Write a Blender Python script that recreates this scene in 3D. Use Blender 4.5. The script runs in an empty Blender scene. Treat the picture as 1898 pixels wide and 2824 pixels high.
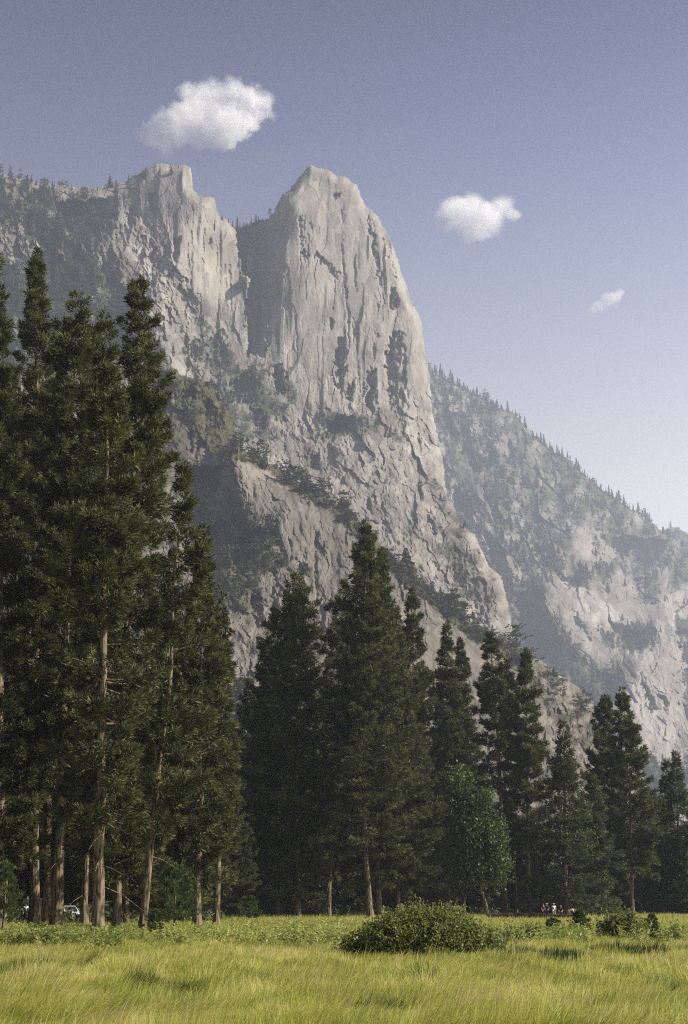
import bpy, bmesh, math, random
import numpy as np
from mathutils import Vector, Matrix

SC = bpy.context.scene
COL = SC.collection
rad = math.radians

# ------------------------------------------------------------------ camera
F = 3922.0                       # focal length in photo pixels (50 mm on a 36 mm high frame)
PITCH = rad(15.4)
CAM = np.array([0.0, 0.0, 1.7])
cp, sp = math.cos(PITCH), math.sin(PITCH)
cam_d = bpy.data.cameras.new("camera")
cam = bpy.data.objects.new("camera", cam_d)
COL.objects.link(cam)
cam.location = CAM
cam.rotation_euler = (rad(90) + PITCH, 0, 0)
cam_d.sensor_fit = 'VERTICAL'
cam_d.sensor_height = 36.0
cam_d.lens = 36.0 * F / 2824.0
cam_d.clip_start = 0.5
cam_d.clip_end = 30000
SC.camera = cam


def at(px, py, depth):
    """The point of the place seen at a photo pixel, DEPTH metres north of the camera."""
    u = (np.asarray(px, float) - 949.0) / F
    v = (1412.0 - np.asarray(py, float)) / F
    dy = cp - v * sp
    k = np.asarray(depth, float) / dy
    return np.stack([u * k, dy * k, CAM[2] + (sp + v * cp) * k], -1)


def ground_depth(py, h=1.7):
    """distance at which flat ground is seen at row py"""
    v = (1412.0 - py) / F
    return -h * (cp - v * sp) / (sp + v * cp)


# ------------------------------------------------------------------ noise
def _hash(ix, iy, seed):
    h = (ix.astype(np.int64) * 374761393 + iy.astype(np.int64) * 668265263 + seed * 1442695041) & 0xFFFFFFFF
    h = ((h ^ (h >> 13)) * 1274126177) & 0xFFFFFFFF
    return (h ^ (h >> 16)) & 0xFFFFFFFF


def perlin(x, y, seed=0):
    x = np.asarray(x, float); y = np.asarray(y, float)
    ix = np.floor(x); iy = np.floor(y)
    fx = x - ix; fy = y - iy
    ux = fx * fx * fx * (fx * (fx * 6 - 15) + 10)
    uy = fy * fy * fy * (fy * (fy * 6 - 15) + 10)

    def g(dx, dy):
        a = _hash(ix + dx, iy + dy, seed) * (2 * math.pi / 4294967296.0)
        return np.cos(a) * (fx - dx) + np.sin(a) * (fy - dy)
    a = g(0, 0); b = g(1, 0); c = g(0, 1); d = g(1, 1)
    return ((a + (b - a) * ux) * (1 - uy) + (c + (d - c) * ux) * uy) * 1.5


def fbm(x, y, octv=4, seed=0, gain=0.5, lac=2.03):
    s = 0; a = 1; n = 0
    for i in range(octv):
        s = s + a * perlin(x, y, seed + i * 17)
        n += a; a *= gain
        x = x * lac + 13.1; y = y * lac + 7.7
    return s / n


def billow(x, y, octv=4, seed=0, gain=0.5):
    s = 0; a = 1; n = 0
    for i in range(octv):
        s = s + a * np.abs(perlin(x, y, seed + i * 31))
        n += a; a *= gain
        x = x * 2.07 + 3.3; y = y * 2.07 + 9.1
    return s / n


def cells(x, y, seed=0):
    """a random value per voronoi cell, and the distance to the cell's point"""
    ix = np.floor(x); iy = np.floor(y)
    best = np.full(np.shape(x), 9.0); val = np.zeros(np.shape(x)); vx = np.zeros(np.shape(x)); vy = np.zeros(np.shape(x))
    for dx in (-1, 0, 1):
        for dy in (-1, 0, 1):
            h = _hash(ix + dx, iy + dy, seed)
            jx = (h & 0xFFFF) / 65535.0; jy = (h >> 16) / 65535.0
            ox = ix + dx + jx - x; oy = iy + dy + jy - y
            d = ox * ox + oy * oy
            m = d < best
            best = np.where(m, d, best)
            val = np.where(m, (_hash(ix + dx, iy + dy, seed + 5) & 0xFFFF) / 65535.0, val)
            vx = np.where(m, -ox, vx); vy = np.where(m, -oy, vy)
    return val, vx, vy


def smooth(a, b, x):
    t = np.clip((x - a) / (b - a), 0, 1)
    return t * t * (3 - 2 * t)


# ------------------------------------------------------------------ meshes
def mesh_np(name, V, faces, mat=None, attrs=None, smooth_shade=False, n=None):
    """V (n,3); faces either an (m,k) array of equal polygons or a list of such arrays"""
    me = bpy.data.meshes.new(name)
    V = np.ascontiguousarray(V, np.float32)
    if not isinstance(faces, list):
        faces = [faces]
    faces = [np.asarray(f, np.int32) for f in faces if len(f)]
    nl = sum(f.size for f in faces); nf = sum(len(f) for f in faces)
    me.vertices.add(len(V)); me.vertices.foreach_set("co", V.ravel())
    me.loops.add(nl); me.polygons.add(nf)
    me.loops.foreach_set("vertex_index", np.concatenate([f.ravel() for f in faces]))
    tot = np.concatenate([np.full(len(f), f.shape[1], np.int32) for f in faces])
    me.polygons.foreach_set("loop_start", np.concatenate([[0], np.cumsum(tot)[:-1]]).astype(np.int32))
    if smooth_shade:
        me.polygons.foreach_set("use_smooth", np.ones(nf, bool))
    else:
        me.polygons.foreach_set("use_smooth", np.zeros(nf, bool))
    for k, a in (attrs or {}).items():
        at_ = me.attributes.new(k, 'FLOAT', 'POINT')
        at_.data.foreach_set("value", np.ascontiguousarray(a, np.float32))
    me.update(calc_edges=True)
    if mat:
        for m in (mat if isinstance(mat, (list, tuple)) else [mat]):
            me.materials.append(m)
    return me


def link(name, data, parent=None, loc=None):
    o = bpy.data.objects.new(name, data)
    COL.objects.link(o)
    if parent:
        o.parent = parent
    if loc is not None:
        o.location = loc
    return o


def tag(o, label=None, cat=None, group=None, kind=None):
    if label: o["label"] = label
    if cat: o["category"] = cat
    if group: o["group"] = group
    if kind: o["kind"] = kind
    return o


def thing(name, label, cat, loc=(0, 0, 0), group=None):
    o = link(name, None, None, loc)
    return tag(o, label, cat, group)


class MB:
    """gathers boxes, tubes and lofts into one mesh"""
    def __init__(s): s.V = []; s.F = {}; s.n = 0
    def add(s, V, faces):
        V = np.asarray(V, float)
        for f in faces:
            s.F.setdefault(len(f), []).append([i + s.n for i in f])
        s.V.append(V); s.n += len(V)
    def box(s, c, d, rz=0.0):
        c = np.asarray(c, float); d = np.asarray(d, float) / 2
        P = np.array([[x, y, z] for z in (-1, 1) for x, y in ((-1, -1), (1, -1), (1, 1), (-1, 1))], float) * d
        R = np.array([[math.cos(rz), -math.sin(rz), 0], [math.sin(rz), math.cos(rz), 0], [0, 0, 1]])
        s.add(P @ R.T + c, [(3, 2, 1, 0), (4, 5, 6, 7), (0, 1, 5, 4), (1, 2, 6, 5), (2, 3, 7, 6), (3, 0, 4, 7)])
    def tube(s, pts, radii, n=8, cap=True, rough=0.0, rng=None):
        pts = np.asarray(pts, float); m = len(pts)
        T = np.gradient(pts, axis=0)
        T /= np.linalg.norm(T, axis=1)[:, None] + 1e-9
        ref = np.array([0, 0, 1.0]) if abs(T[:, 2]).mean() < 0.8 else np.array([1.0, 0, 0])
        A = np.cross(T, ref); A /= np.linalg.norm(A, axis=1)[:, None] + 1e-9
        B = np.cross(T, A)
        th = np.linspace(0, 2 * math.pi, n, endpoint=False)
        rr = np.asarray(radii, float)[:, None] * np.ones((1, n))
        if rough and rng is not None:
            rr = rr * (1 + rough * rng.standard_normal((m, n)))
        V = pts[:, None, :] + rr[:, :, None] * (np.cos(th)[None, :, None] * A[:, None, :] + np.sin(th)[None, :, None] * B[:, None, :])
        V = V.reshape(-1, 3)
        i = np.arange(m - 1)[:, None] * n; j = np.arange(n)[None, :]; k = (j + 1) % n
        Fq = np.stack([i + j, i + k, i + n + k, i + n + j], -1).reshape(-1, 4)
        base = s.n
        s.V.append(V); s.n += len(V)
        s.F.setdefault(4, []).extend((Fq + base).tolist())
        if cap:
            s.F.setdefault(n, []).append([base + (m - 1) * n + q for q in range(n)])
            s.F.setdefault(n, []).append([base + q for q in range(n)][::-1])
    def mesh(s, name, mat, smooth_shade=False):
        return mesh_np(name, np.concatenate(s.V), [np.array(f) for f in s.F.values()], mat, None, smooth_shade)


# ------------------------------------------------------------------ materials
def new_mat(name):
    m = bpy.data.materials.new(name); m.use_nodes = True
    nt = m.node_tree; nt.nodes.clear()
    out = nt.nodes.new("ShaderNodeOutputMaterial")
    return m, nt, out


def N(nt, kind, **kw):
    n = nt.nodes.new("ShaderNode" + kind)
    for k, v in kw.items():
        if k in n.inputs.keys():
            n.inputs[k].default_value = v
        else:
            setattr(n, k, v)
    return n


def mixc(nt, fac, a, b):
    n = nt.nodes.new("ShaderNodeMix"); n.data_type = 'RGBA'
    for i, v in ((0, fac), (6, a), (7, b)):
        if hasattr(v, "links") or isinstance(v, bpy.types.NodeSocket):
            nt.links.new(v, n.inputs[i])
        else:
            n.inputs[i].default_value = v if i == 0 else (*v, 1.0)
    return n.outputs[2]


def maprange(nt, val, a, b, c=0.0, d=1.0):
    n = nt.nodes.new("ShaderNodeMapRange"); n.clamp = True
    nt.links.new(val, n.inputs[0])
    for i, v in zip((1, 2, 3, 4), (a, b, c, d)):
        n.inputs[i].default_value = v
    return n.outputs[0]


def noise(nt, vec, scale, detail=4.0, rough=0.55, sc=(1, 1, 1), rot=(0, 0, 0)):
    mp = nt.nodes.new("ShaderNodeMapping"); mp.inputs["Scale"].default_value = sc; mp.inputs["Rotation"].default_value = rot
    nt.links.new(vec, mp.inputs[0])
    n = N(nt, "TexNoise", Scale=scale, Detail=detail, Roughness=rough)
    nt.links.new(mp.outputs[0], n.inputs["Vector"])
    return n.outputs[0]


def simple_mat(name, col, rough=0.7, spec=0.3, var=0.0, vscale=8.0, metal=0.0):
    m, nt, out = new_mat(name)
    b = N(nt, "BsdfPrincipled", Roughness=rough, Metallic=metal)
    b.inputs["Specular IOR Level"].default_value = spec
    tc = N(nt, "TexCoord")
    f = noise(nt, tc.outputs["Object"], vscale, 3)
    c = mixc(nt, f, tuple(v * (1 - var) for v in col), tuple(min(1, v * (1 + var)) for v in col))
    nt.links.new(c, b.inputs["Base Color"])
    nt.links.new(b.outputs[0], out.inputs[0])
    return m


def leaf_mat(name, col_a, col_b, trans=0.3, rough=0.6, spec=0.25):
    """foliage: two greens mixed by the per-clump 'tint' attribute, with some light through the leaf"""
    m, nt, out = new_mat(name)
    a = N(nt, "Attribute", attribute_name="tint")
    c = mixc(nt, a.outputs["Fac"], col_a, col_b)
    b = N(nt, "BsdfPrincipled", Roughness=rough)
    b.inputs["Specular IOR Level"].default_value = spec
    nt.links.new(c, b.inputs["Base Color"])
    t = N(nt, "BsdfTranslucent")
    nt.links.new(c, t.inputs[0])
    mx = N(nt, "MixShader"); mx.inputs[0].default_value = trans
    nt.links.new(b.outputs[0], mx.inputs[1]); nt.links.new(t.outputs[0], mx.inputs[2])
    nt.links.new(mx.outputs[0], out.inputs[0])
    return m
# ------------------------------------------------------------------ light and sky
SUN_EL, SUN_AZ = rad(34), rad(95)      # azimuth clockwise from the view direction: from the right, a little behind the camera
L = Vector((math.cos(SUN_EL) * math.sin(SUN_AZ), math.cos(SUN_EL) * math.cos(SUN_AZ), math.sin(SUN_EL)))
sd = bpy.data.lights.new("sun", 'SUN'); sd.energy = 5.0; sd.angle = rad(0.5); sd.color = (1.0, 0.91, 0.78)
so = bpy.data.objects.new("sun", sd); COL.objects.link(so)
so.rotation_euler = (-L).to_track_quat('-Z', 'Y').to_euler()
so.location = L * 300

w = bpy.data.worlds.new("World"); SC.world = w; w.use_nodes = True
nt = w.node_tree; nt.nodes.clear()
wo = nt.nodes.new("ShaderNodeOutputWorld"); bg = nt.nodes.new("ShaderNodeBackground")
sky = nt.nodes.new("ShaderNodeTexSky"); sky.sky_type = 'NISHITA'; sky.sun_disc = False
sky.sun_elevation = SUN_EL; sky.sun_rotation = SUN_AZ
sky.air_density = 1.0; sky.dust_density = 1.5; sky.ozone_density = 1.5; sky.altitude = 1200
hs = nt.nodes.new("ShaderNodeHueSaturation"); hs.inputs["Hue"].default_value = 0.527; hs.inputs["Saturation"].default_value = 0.72

gc = nt.nodes.new("ShaderNodeTexCoord"); gs = nt.nodes.new("ShaderNodeSeparateXYZ"); nt.links.new(gc.outputs["Generated"], gs.inputs[0])
gt = maprange(nt, gs.outputs[2], 0.20, 0.60, 0.0, 1.0)
gp = nt.nodes.new("ShaderNodeMath"); gp.operation = 'POWER'; nt.links.new(gt, gp.inputs[0]); gp.inputs[1].default_value = 2.5
gv = maprange(nt, gp.outputs[0], 0.0, 1.0, 1.10, 0.28)       # a hazier horizon and a deeper zenith than the clear-air model gives
nt.links.new(sky.outputs[0], hs.inputs["Color"]); nt.links.new(maprange(nt, gs.outputs[2], 0.27, 0.62, 0.0, 1.42), hs.inputs["Saturation"])
gm = nt.nodes.new("ShaderNodeVectorMath"); gm.operation = 'SCALE'
ga = maprange(nt, gs.outputs[0], -0.6, 0.6, 0.50, 1.50)         # the haze glows more on the sun's side
gx = nt.nodes.new("ShaderNodeMath"); gx.operation = 'MULTIPLY'; nt.links.new(gv, gx.inputs[0]); nt.links.new(ga, gx.inputs[1])
nt.links.new(hs.outputs[0], gm.inputs[0]); nt.links.new(gx.outputs[0], gm.inputs[3])
nt.links.new(gm.outputs[0], bg.inputs[0]); bg.inputs[1].default_value = 0.064
nt.links.new(bg.outputs[0], wo.inputs[0])

SC.view_settings.view_transform = 'Standard'
SC.view_settings.look = 'None'
SC.view_settings.exposure = 1.0
SC.view_settings.gamma = 1.0
SC.render.engine = 'CYCLES'
cy = SC.cycles
cy.use_denoising = False; cy.filter_width = 1.15
cy.max_bounces = 7; cy.diffuse_bounces = 2; cy.glossy_bounces = 1; cy.transmission_bounces = 2; cy.volume_bounces = 6
cy.transparent_max_bounces = 8
cy.sample_clamp_indirect = 4.0
cy.caustics_reflective = False; cy.caustics_refractive = False
SC.render.film_transparent = False

# air: one closed box of thin haze round the whole scene
def haze():
    m, nt, out = new_mat("haze_air")
    pv = N(nt, "VolumePrincipled", Density=0.000115, Anisotropy=0.15)
    pv.inputs["Color"].default_value = (0.72, 0.81, 1.0, 1)
    nt.links.new(pv.outputs[0], out.inputs["Volume"])
    b = MB(); x0, x1, y0, y1, z0, z1 = -2300, 2300, -150, 4500, -8, 1290
    b.box(((x0 + x1) / 2, (y0 + y1) / 2, (z0 + z1) / 2), (x1 - x0, y1 - y0, z1 - z0))
    tag(link("haze", b.mesh("haze", m)), "thin pale summer haze filling the valley air", "haze", kind="stuff")
haze()
# ------------------------------------------------------------------ mountains
def inside(poly, X, Y):
    r = np.zeros(X.shape, bool); n = len(poly)
    for i in range(n):
        x0, y0 = poly[i]; x1, y1 = poly[(i + 1) % n]
        if y0 == y1: continue
        c = (y0 > Y) != (y1 > Y)
        r ^= c & (X < (x1 - x0) * (Y - y0) / (y1 - y0) + x0)
    return r


def dist_line(pl, X, Y):
    d = np.full(X.shape, 1e9)
    for (x0, y0), (x1, y1) in zip(pl[:-1], pl[1:]):
        dx, dy = x1 - x0, y1 - y0
        t = np.clip(((X - x0) * dx + (Y - y0) * dy) / (dx * dx + dy * dy + 1e-9), 0, 1)
        d = np.minimum(d, (X - x0 - t * dx) ** 2 + (Y - y0 - t * dy) ** 2)
    return np.sqrt(d)


def rbf(ctrl, X, Y):
    c = np.array(ctrl, float); P = c[:, :2] / 400.0
    K = np.sqrt(((P[:, None] - P[None]) ** 2).sum(-1) + 0.01)
    A = np.block([[K + np.eye(len(P)) * 0.02, np.ones((len(P), 1)), P], [np.ones((1, len(P))), np.zeros((1, 3))], [P.T, np.zeros((2, 3))]])
    wv = np.linalg.solve(A, np.concatenate([c[:, 2], [0, 0, 0]]))
    out = wv[-3] + wv[-2] * X / 400 + wv[-1] * Y / 400
    for (x, y), k in zip(P, wv[:-3]):
        out = out + k * np.sqrt((X / 400 - x) ** 2 + (Y / 400 - y) ** 2 + 0.01)
    return out


def wall(poly, X, Y, slope=1.5):
    """a gully: the rock drops back at the polygon's left edge and comes forward again to its right edge. Returns metres per (m per px)"""
    xs = [p[0] for p in poly]; ys = [p[1] for p in poly]
    out = np.zeros(X.shape)
    pad = 12
    m = (X > min(xs) - pad) & (X < max(xs) + pad) & (Y > min(ys) - pad) & (Y < max(ys) + pad)
    if not m.any(): return out
    x, y = X[m], Y[m]
    jx = x + (20 if max(xs) - min(xs) > 25 else 7) * fbm(x / 16, y / 24, 4, 91); jy = y + 14 * fbm(x / 15, y / 20, 3, 95)
    lo = np.full(x.shape, 1e9); hi = np.full(x.shape, -1e9); n = len(poly)
    for i in range(n):
        x0, y0 = poly[i]; x1, y1 = poly[(i + 1) % n]
        if y0 == y1: continue
        c = (y0 > jy) != (y1 > jy)
        xi = (x1 - x0) * (jy - y0) / (y1 - y0) + x0
        lo = np.where(c, np.minimum(lo, xi), lo); hi = np.where(c, np.maximum(hi, xi), hi)
    wd = hi - lo
    ok = (wd > 0) & (jx > lo) & (jx < hi)
    out[m] = np.where(ok, slope * (hi - jx), 0)
    return out


def soften(A, k=1):
    for _ in range(k):
        A = (np.roll(A, 1, 0) + np.roll(A, -1, 0) + np.roll(A, 1, 1) + np.roll(A, -1, 1) + 4 * A) / 8
    return A


def relief(name, sil, box, step, ctrl, rough, walls, vegs, mat, edge=(26, 45), back=260, mper=0.4, bare=(), seed=0, jag=4.0, steps=(), shade_stains=(), far=1.0):
    """a mountain as a surface with its own distance, relief and back side"""
    x0, y0, x1, y1 = box
    gx = np.arange(x0, x1 + step, step); gy = np.arange(y0, y1 + step, step)
    X, Y = np.meshgrid(gx, gy)
    jx = X + jag * fbm(X / 16, Y / 16, 3, seed + 40); jy = Y + jag * fbm(X / 14, Y / 14, 3, seed + 41)
    poly = list(sil) + [(x1 + 50, y1 + 50), (x0 - 50, y1 + 50)]
    M = inside(poly, jx, jy)
    d = dist_line(sil, X, Y)
    D = rbf(ctrl, X, Y) * far
    e = np.clip(1 - d / edge[0], 0, 1)
    D = D + edge[1] * e * e
    for pl in walls:
        sl = 1.5 if max(p[0] for p in pl[1:]) - min(p[0] for p in pl[1:]) > 40 else 2.4
        if isinstance(pl[0], (int, float)): sl, pl = pl[0], pl[1:]
        D = D + soften(wall(pl, X, Y, sl), 1) * mper * far
    for pl, amt in steps:
        D = D + amt * soften(inside(pl, jx, jy).astype(float), 1)
    V = np.zeros(X.shape)
    for pl, amt, blur in vegs:
        di = dist_line(list(pl) + [pl[0]], X, Y); ins = inside(pl, X, Y)
        sd_ = np.where(ins, di, -di)
        V = np.maximum(V, amt * smooth(-blur, blur, sd_))
    for pl, amt, blur in bare:
        di = dist_line(list(pl) + [pl[0]], X, Y); ins = inside(pl, X, Y)
        V = V * (1 - amt * smooth(-blur, blur, np.where(ins, di, -di)))
    ST = np.zeros(X.shape)
    for pl, amt, blur in shade_stains:
        di = dist_line(list(pl) + [pl[0]], X, Y); ins = inside(pl, X, Y)
        ST = np.maximum(ST, amt * smooth(-blur, blur, np.where(ins, di, -di)))
    ST = np.clip(ST * (0.75 + 0.9 * fbm(X / 30, Y / 50, 4, seed + 70)), 0, 1)
    dn, vn, TN = rough(X, Y, V)
    D = D + dn * far
    veg = smooth(0.0, 0.35, V - 0.5 + vn)
    D = D - veg * (2.5 * np.abs(fbm(X / 6, Y / 6, 2, seed + 60)) + 1.5)
    P = at(X, Y, D)
    idx = -np.ones(X.shape, np.int64)
    idx[M] = np.arange(M.sum())
    q = M[:-1, :-1] & M[:-1, 1:] & M[1:, :-1] & M[1:, 1:]
    Fq = np.stack([idx[1:, :-1][q], idx[1:, 1:][q], idx[:-1, 1:][q], idx[:-1, :-1][q]], -1)
    Vx = P[M]
    # back side: every rim edge runs back and down
    E = np.concatenate([Fq[:, [0, 1]], Fq[:, [1, 2]], Fq[:, [2, 3]], Fq[:, [3, 0]]])
    key = np.sort(E, 1); key = key[:, 0] * (len(Vx) + 1) + key[:, 1]
    u, first, cnt = np.unique(key, return_index=True, return_counts=True)
    Bd = E[first[cnt == 1]]
    rim = np.unique(Bd); mp = {int(v): i + len(Vx) for i, v in enumerate(rim)}
    ext = Vx[rim] * 1.0
    ext[:, 1] += back; ext[:, 2] = ext[:, 2] * 0.8 - 20
    Fb = np.array([[b, a, mp[int(a)], mp[int(b)]] for a, b in Bd], np.int64)
    allV = np.concatenate([Vx, ext])
    va = np.concatenate([veg[M], np.zeros(len(ext))])
    me = mesh_np(name, allV, [Fq, Fb], mat, {"veg": va, "dark": np.concatenate([ST[M], np.zeros(len(ext))]), "tone": np.concatenate([TN[M], np.full(len(ext), 0.5)])}, smooth_shade=False)
    o = link(name, me)
    tag(o, kind="structure")

    def sample(px, py):
        i = np.clip(((np.asarray(py) - y0) / step).round().astype(int), 0, len(gy) - 1)
        j = np.clip(((np.asarray(px) - x0) / step).round().astype(int), 0, len(gx) - 1)
        return P[i, j], veg[i, j], M[i, j], V[i, j]
    return o, sample


def rock_mat(name, ca, cb, vegc, vegc2, bump=0.6):
    m, nt, out = new_mat(name)
    tc = N(nt, "TexCoord"); v = tc.outputs["Object"]
    big = noise(nt, v, 0.012, 4, 0.6, sc=(1, 1, 0.5))
    streak = noise(nt, v, 0.06, 4, 0.65, sc=(1, 1, 0.14))
    fine = noise(nt, v, 0.22, 4, 0.7, sc=(1, 1, 0.6))
    c = mixc(nt, maprange(nt, big, 0.3, 0.7), ca, cb)
    c = mixc(nt, maprange(nt, streak, 0.50, 0.70, 0.0, 0.75), c, tuple(x * 0.55 for x in ca))
    c = mixc(nt, maprange(nt, fine, 0.5, 0.8, 0.0, 0.5), c, tuple(min(1, x * 1.3) for x in cb))
    c = mixc(nt, maprange(nt, fine, 0.45, 0.25, 0.0, 0.5), c, tuple(x * 0.6 for x in ca))
    tn = N(nt, "Attribute", attribute_name="tone")            # each slab has weathered its own way
    c = mixc(nt, maprange(nt, tn.outputs["Fac"], 0.5, 0.0, 0.0, 0.62), c, tuple(x * 0.45 for x in ca))
    c = mixc(nt, maprange(nt, tn.outputs["Fac"], 0.5, 1.0, 0.0, 0.55), c, tuple(min(1, x * 1.35) for x in cb))
    dk = N(nt, "Attribute", attribute_name="dark")  # lichen and soil on the rock, plus slope shade put into its colour
    c = mixc(nt, dk.outputs["Fac"], c, tuple(x * f for x, f in zip(ca, (0.36, 0.36, 0.33))))
    a = N(nt, "Attribute", attribute_name="veg")
    vcol = mixc(nt, maprange(nt, noise(nt, v, 0.35, 3), 0.35, 0.65), vegc, vegc2)
    c = mixc(nt, a.outputs["Fac"], c, vcol)
    b = N(nt, "BsdfPrincipled", Roughness=0.95)
    b.inputs["Specular IOR Level"].default_value = 0.05
    nt.links.new(c, b.inputs["Base Color"])
    bp = N(nt, "Bump", Strength=bump, Distance=2.0)
    hb = noise(nt, v, 0.30, 5, 0.7, sc=(1, 1, 0.55))
    nt.links.new(hb, bp.inputs["Height"]); nt.links.new(bp.outputs[0], b.inputs["Normal"])
    nt.links.new(b.outputs[0], out.inputs[0])
    return m


M_rock = rock_mat("granite", (0.145, 0.134, 0.120), (0.230, 0.213, 0.190), (0.028, 0.032, 0.018), (0.052, 0.054, 0.030))
M_rock2 = rock_mat("granite_warm", (0.115, 0.104, 0.090), (0.182, 0.165, 0.142), (0.032, 0.034, 0.016), (0.066, 0.062, 0.028))


def saw(u, w=0.12):
    """slow rise, sharp fall: a rib whose far side drops back and whose near side is a short step"""
    f = u - np.floor(u)
    return np.where(f < 1 - w, f / (1 - w), (1 - f) / w)


def facets(x, y, seed, tx=0.5, bias=0.25, ty=0.6, off=0.10):
    """flat rock facets, each tilted its own way, most of them turned a little to one side; in units of the cell"""
    v, vx, vy = cells(x, y, seed)
    a = (v * 17.31) % 1 - 0.5; b = (v * 43.77) % 1 - 0.5
    return (2 * tx * a + bias) * vx + 2 * ty * b * vy + off * (v - 0.5), v


def rough_massif(X, Y, V):
    x = X + 7 * fbm(X / 60, Y / 160, 3, 1); y = Y + 26 * fbm(X / 70, Y / 90, 3, 2)
    low = smooth(0, 1, (Y - (1085 - 0.12 * (X - 900)) + 70 * fbm(X / 60, Y / 60, 3, 21)) / 90.0)             # broken, slabby rock under the faces
    left = smooth(0, 1, (520 - X + 0.45 * (Y - 700) + 50 * fbm(X / 40, Y / 40, 3, 22)) / 90.0) * smooth(0, 1, (Y - 560) / 60.0)
    brk = np.clip(np.maximum(low, left), 0, 1)
    face = 1 - brk
    # the faces: tall ribs, cracks and flakes
    amp = smooth(-0.25, 0.35, fbm(X / 80, Y / 200, 2, 8)); amp2 = smooth(-0.1, 0.35, fbm(X / 60, Y / 90, 2, 9))
    r1 = saw(x / 58 + 0.22 * fbm(X / 140, Y / 420, 2, 3) + Y / 1500.0)
    r2 = saw(x / 23 + 0.3 * fbm(X / 60, Y / 200, 2, 4) + Y / 900.0, 0.2)
    f1, v1 = facets(x / 40, y / 130, 5, 0.28, 0.10, 0.35); f2, v2 = facets(x / 15, y / 44, 6, 0.35, 0.1, 0.4); f3, _ = facets(x / 7, y / 16, 7, 0.4, 0.0, 0.5)
    f = 4.6 * r1 * amp + 0.8 * r2 * amp2 + 0.4 * (40 * 0.6 * f1 + 15 * 0.8 * f2 * amp2 + 7 * 0.5 * f3) + 3.5 * fbm(X / 100, Y / 300, 3, 10) + 0.4 * fbm(X / 7, Y / 22, 3, 11)
    quiet = np.clip(1 - (((X - 890) / 150.0) ** 2 + ((Y - 710) / 250.0) ** 2), 0, 1)
    f = f * (1 - 0.58 * smooth(0, 0.5, quiet))
    # broken ground: blocks and slanting slabs
    xr = X - 0.42 * Y + 14 * fbm(X / 40, Y / 50, 3, 12); yr = Y + 0.3 * X + 14 * fbm(X / 40, Y / 40, 3, 23)
    g1, w1 = facets(xr / 56, yr / 120, 13, 0.45, 0.12, 0.6); g2, w2 = facets(xr / 22, yr / 50, 14, 0.6, 0.12, 0.8); g3, w3 = facets(xr / 9, yr / 20, 15, 0.8, 0.1, 0.9)
    m1 = smooth(-0.35, 0.3, fbm(X / 70, Y / 80, 3, 26)); m2 = smooth(-0.3, 0.35, fbm(X / 55, Y / 60, 3, 27))
    s1 = saw(xr / 61 + 0.5 * fbm(X / 60, Y / 110, 2, 24), 0.2) * smooth(-0.2, 0.3, fbm(X / 70, Y / 110, 2, 25))
    g = 0.4 * (56 * 0.8 * g1 * m1 + 22 * 1.0 * g2 * m2 + 9 * 1.0 * g3 * (1.25 - m2)) + 3.0 * s1 * m1 + 17 * fbm(X / 95, Y / 120, 4, 16) + 2.5 * billow(X / 12, Y / 16, 3, 17)
    g = g * (1 + 0.7 * left * (1 - low))
    vn = 0.55 * fbm(X / 38, Y / 44, 4, 18) + 0.25 * fbm(X / 9, Y / 9, 2, 19) - 0.2 * (w1 - 0.5)
    tone = 0.5 + face * (0.55 * (v1 - 0.5) * amp + 0.5 * (v2 - 0.5) + 0.35 * fbm(X / 16, Y / 90, 4, 28)) + brk * (0.6 * (w1 - 0.5) * m1 + 0.6 * (w2 - 0.5) + 0.5 * (w3 - 0.5) + 0.3 * fbm(X / 22, Y / 30, 3, 29))
    return f * face + g * brk, vn, np.clip(tone, 0, 1)


SIL1 = [(-420, 400), (-200, 452), (-90, 470), (0, 476), (27, 485), (67, 494), (112, 505), (147, 507), (179, 507), (214, 518), (250, 518), (286, 514), (321, 505), (344, 500), (357, 491), (379, 478),
        (402, 460), (429, 449), (464, 451), (473, 456), (495, 453), (513, 453), (529, 463), (529, 485), (527, 507), (536, 525), (554, 540), (585, 541), (596, 549), (596, 578),
        (607, 596), (629, 605), (643, 619), (652, 630), (665, 626), (689, 614), (720, 605), (743, 601), (756, 578), (778, 534), (801, 520), (823, 489), (843, 465), (857, 454),
        (886, 462), (908, 467), (930, 485), (953, 485), (970, 500), (984, 507), (993, 529), (1006, 561), (1017, 570), (1042, 592), (1055, 619), (1069, 637), (1082, 668),
        (1096, 708), (1109, 748), (1131, 811), (1145, 846), (1162, 878), (1169, 936), (1176, 980), (1185, 1025), (1191, 1092), (1194, 1137), (1203, 1181), (1216, 1226),
        (1225, 1293), (1236, 1370), (1270, 1440), (1312, 1475), (1350, 1560), (1385, 1590), (1403, 1666), (1424, 1780), (1440, 1900), (1460, 2300)]
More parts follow.
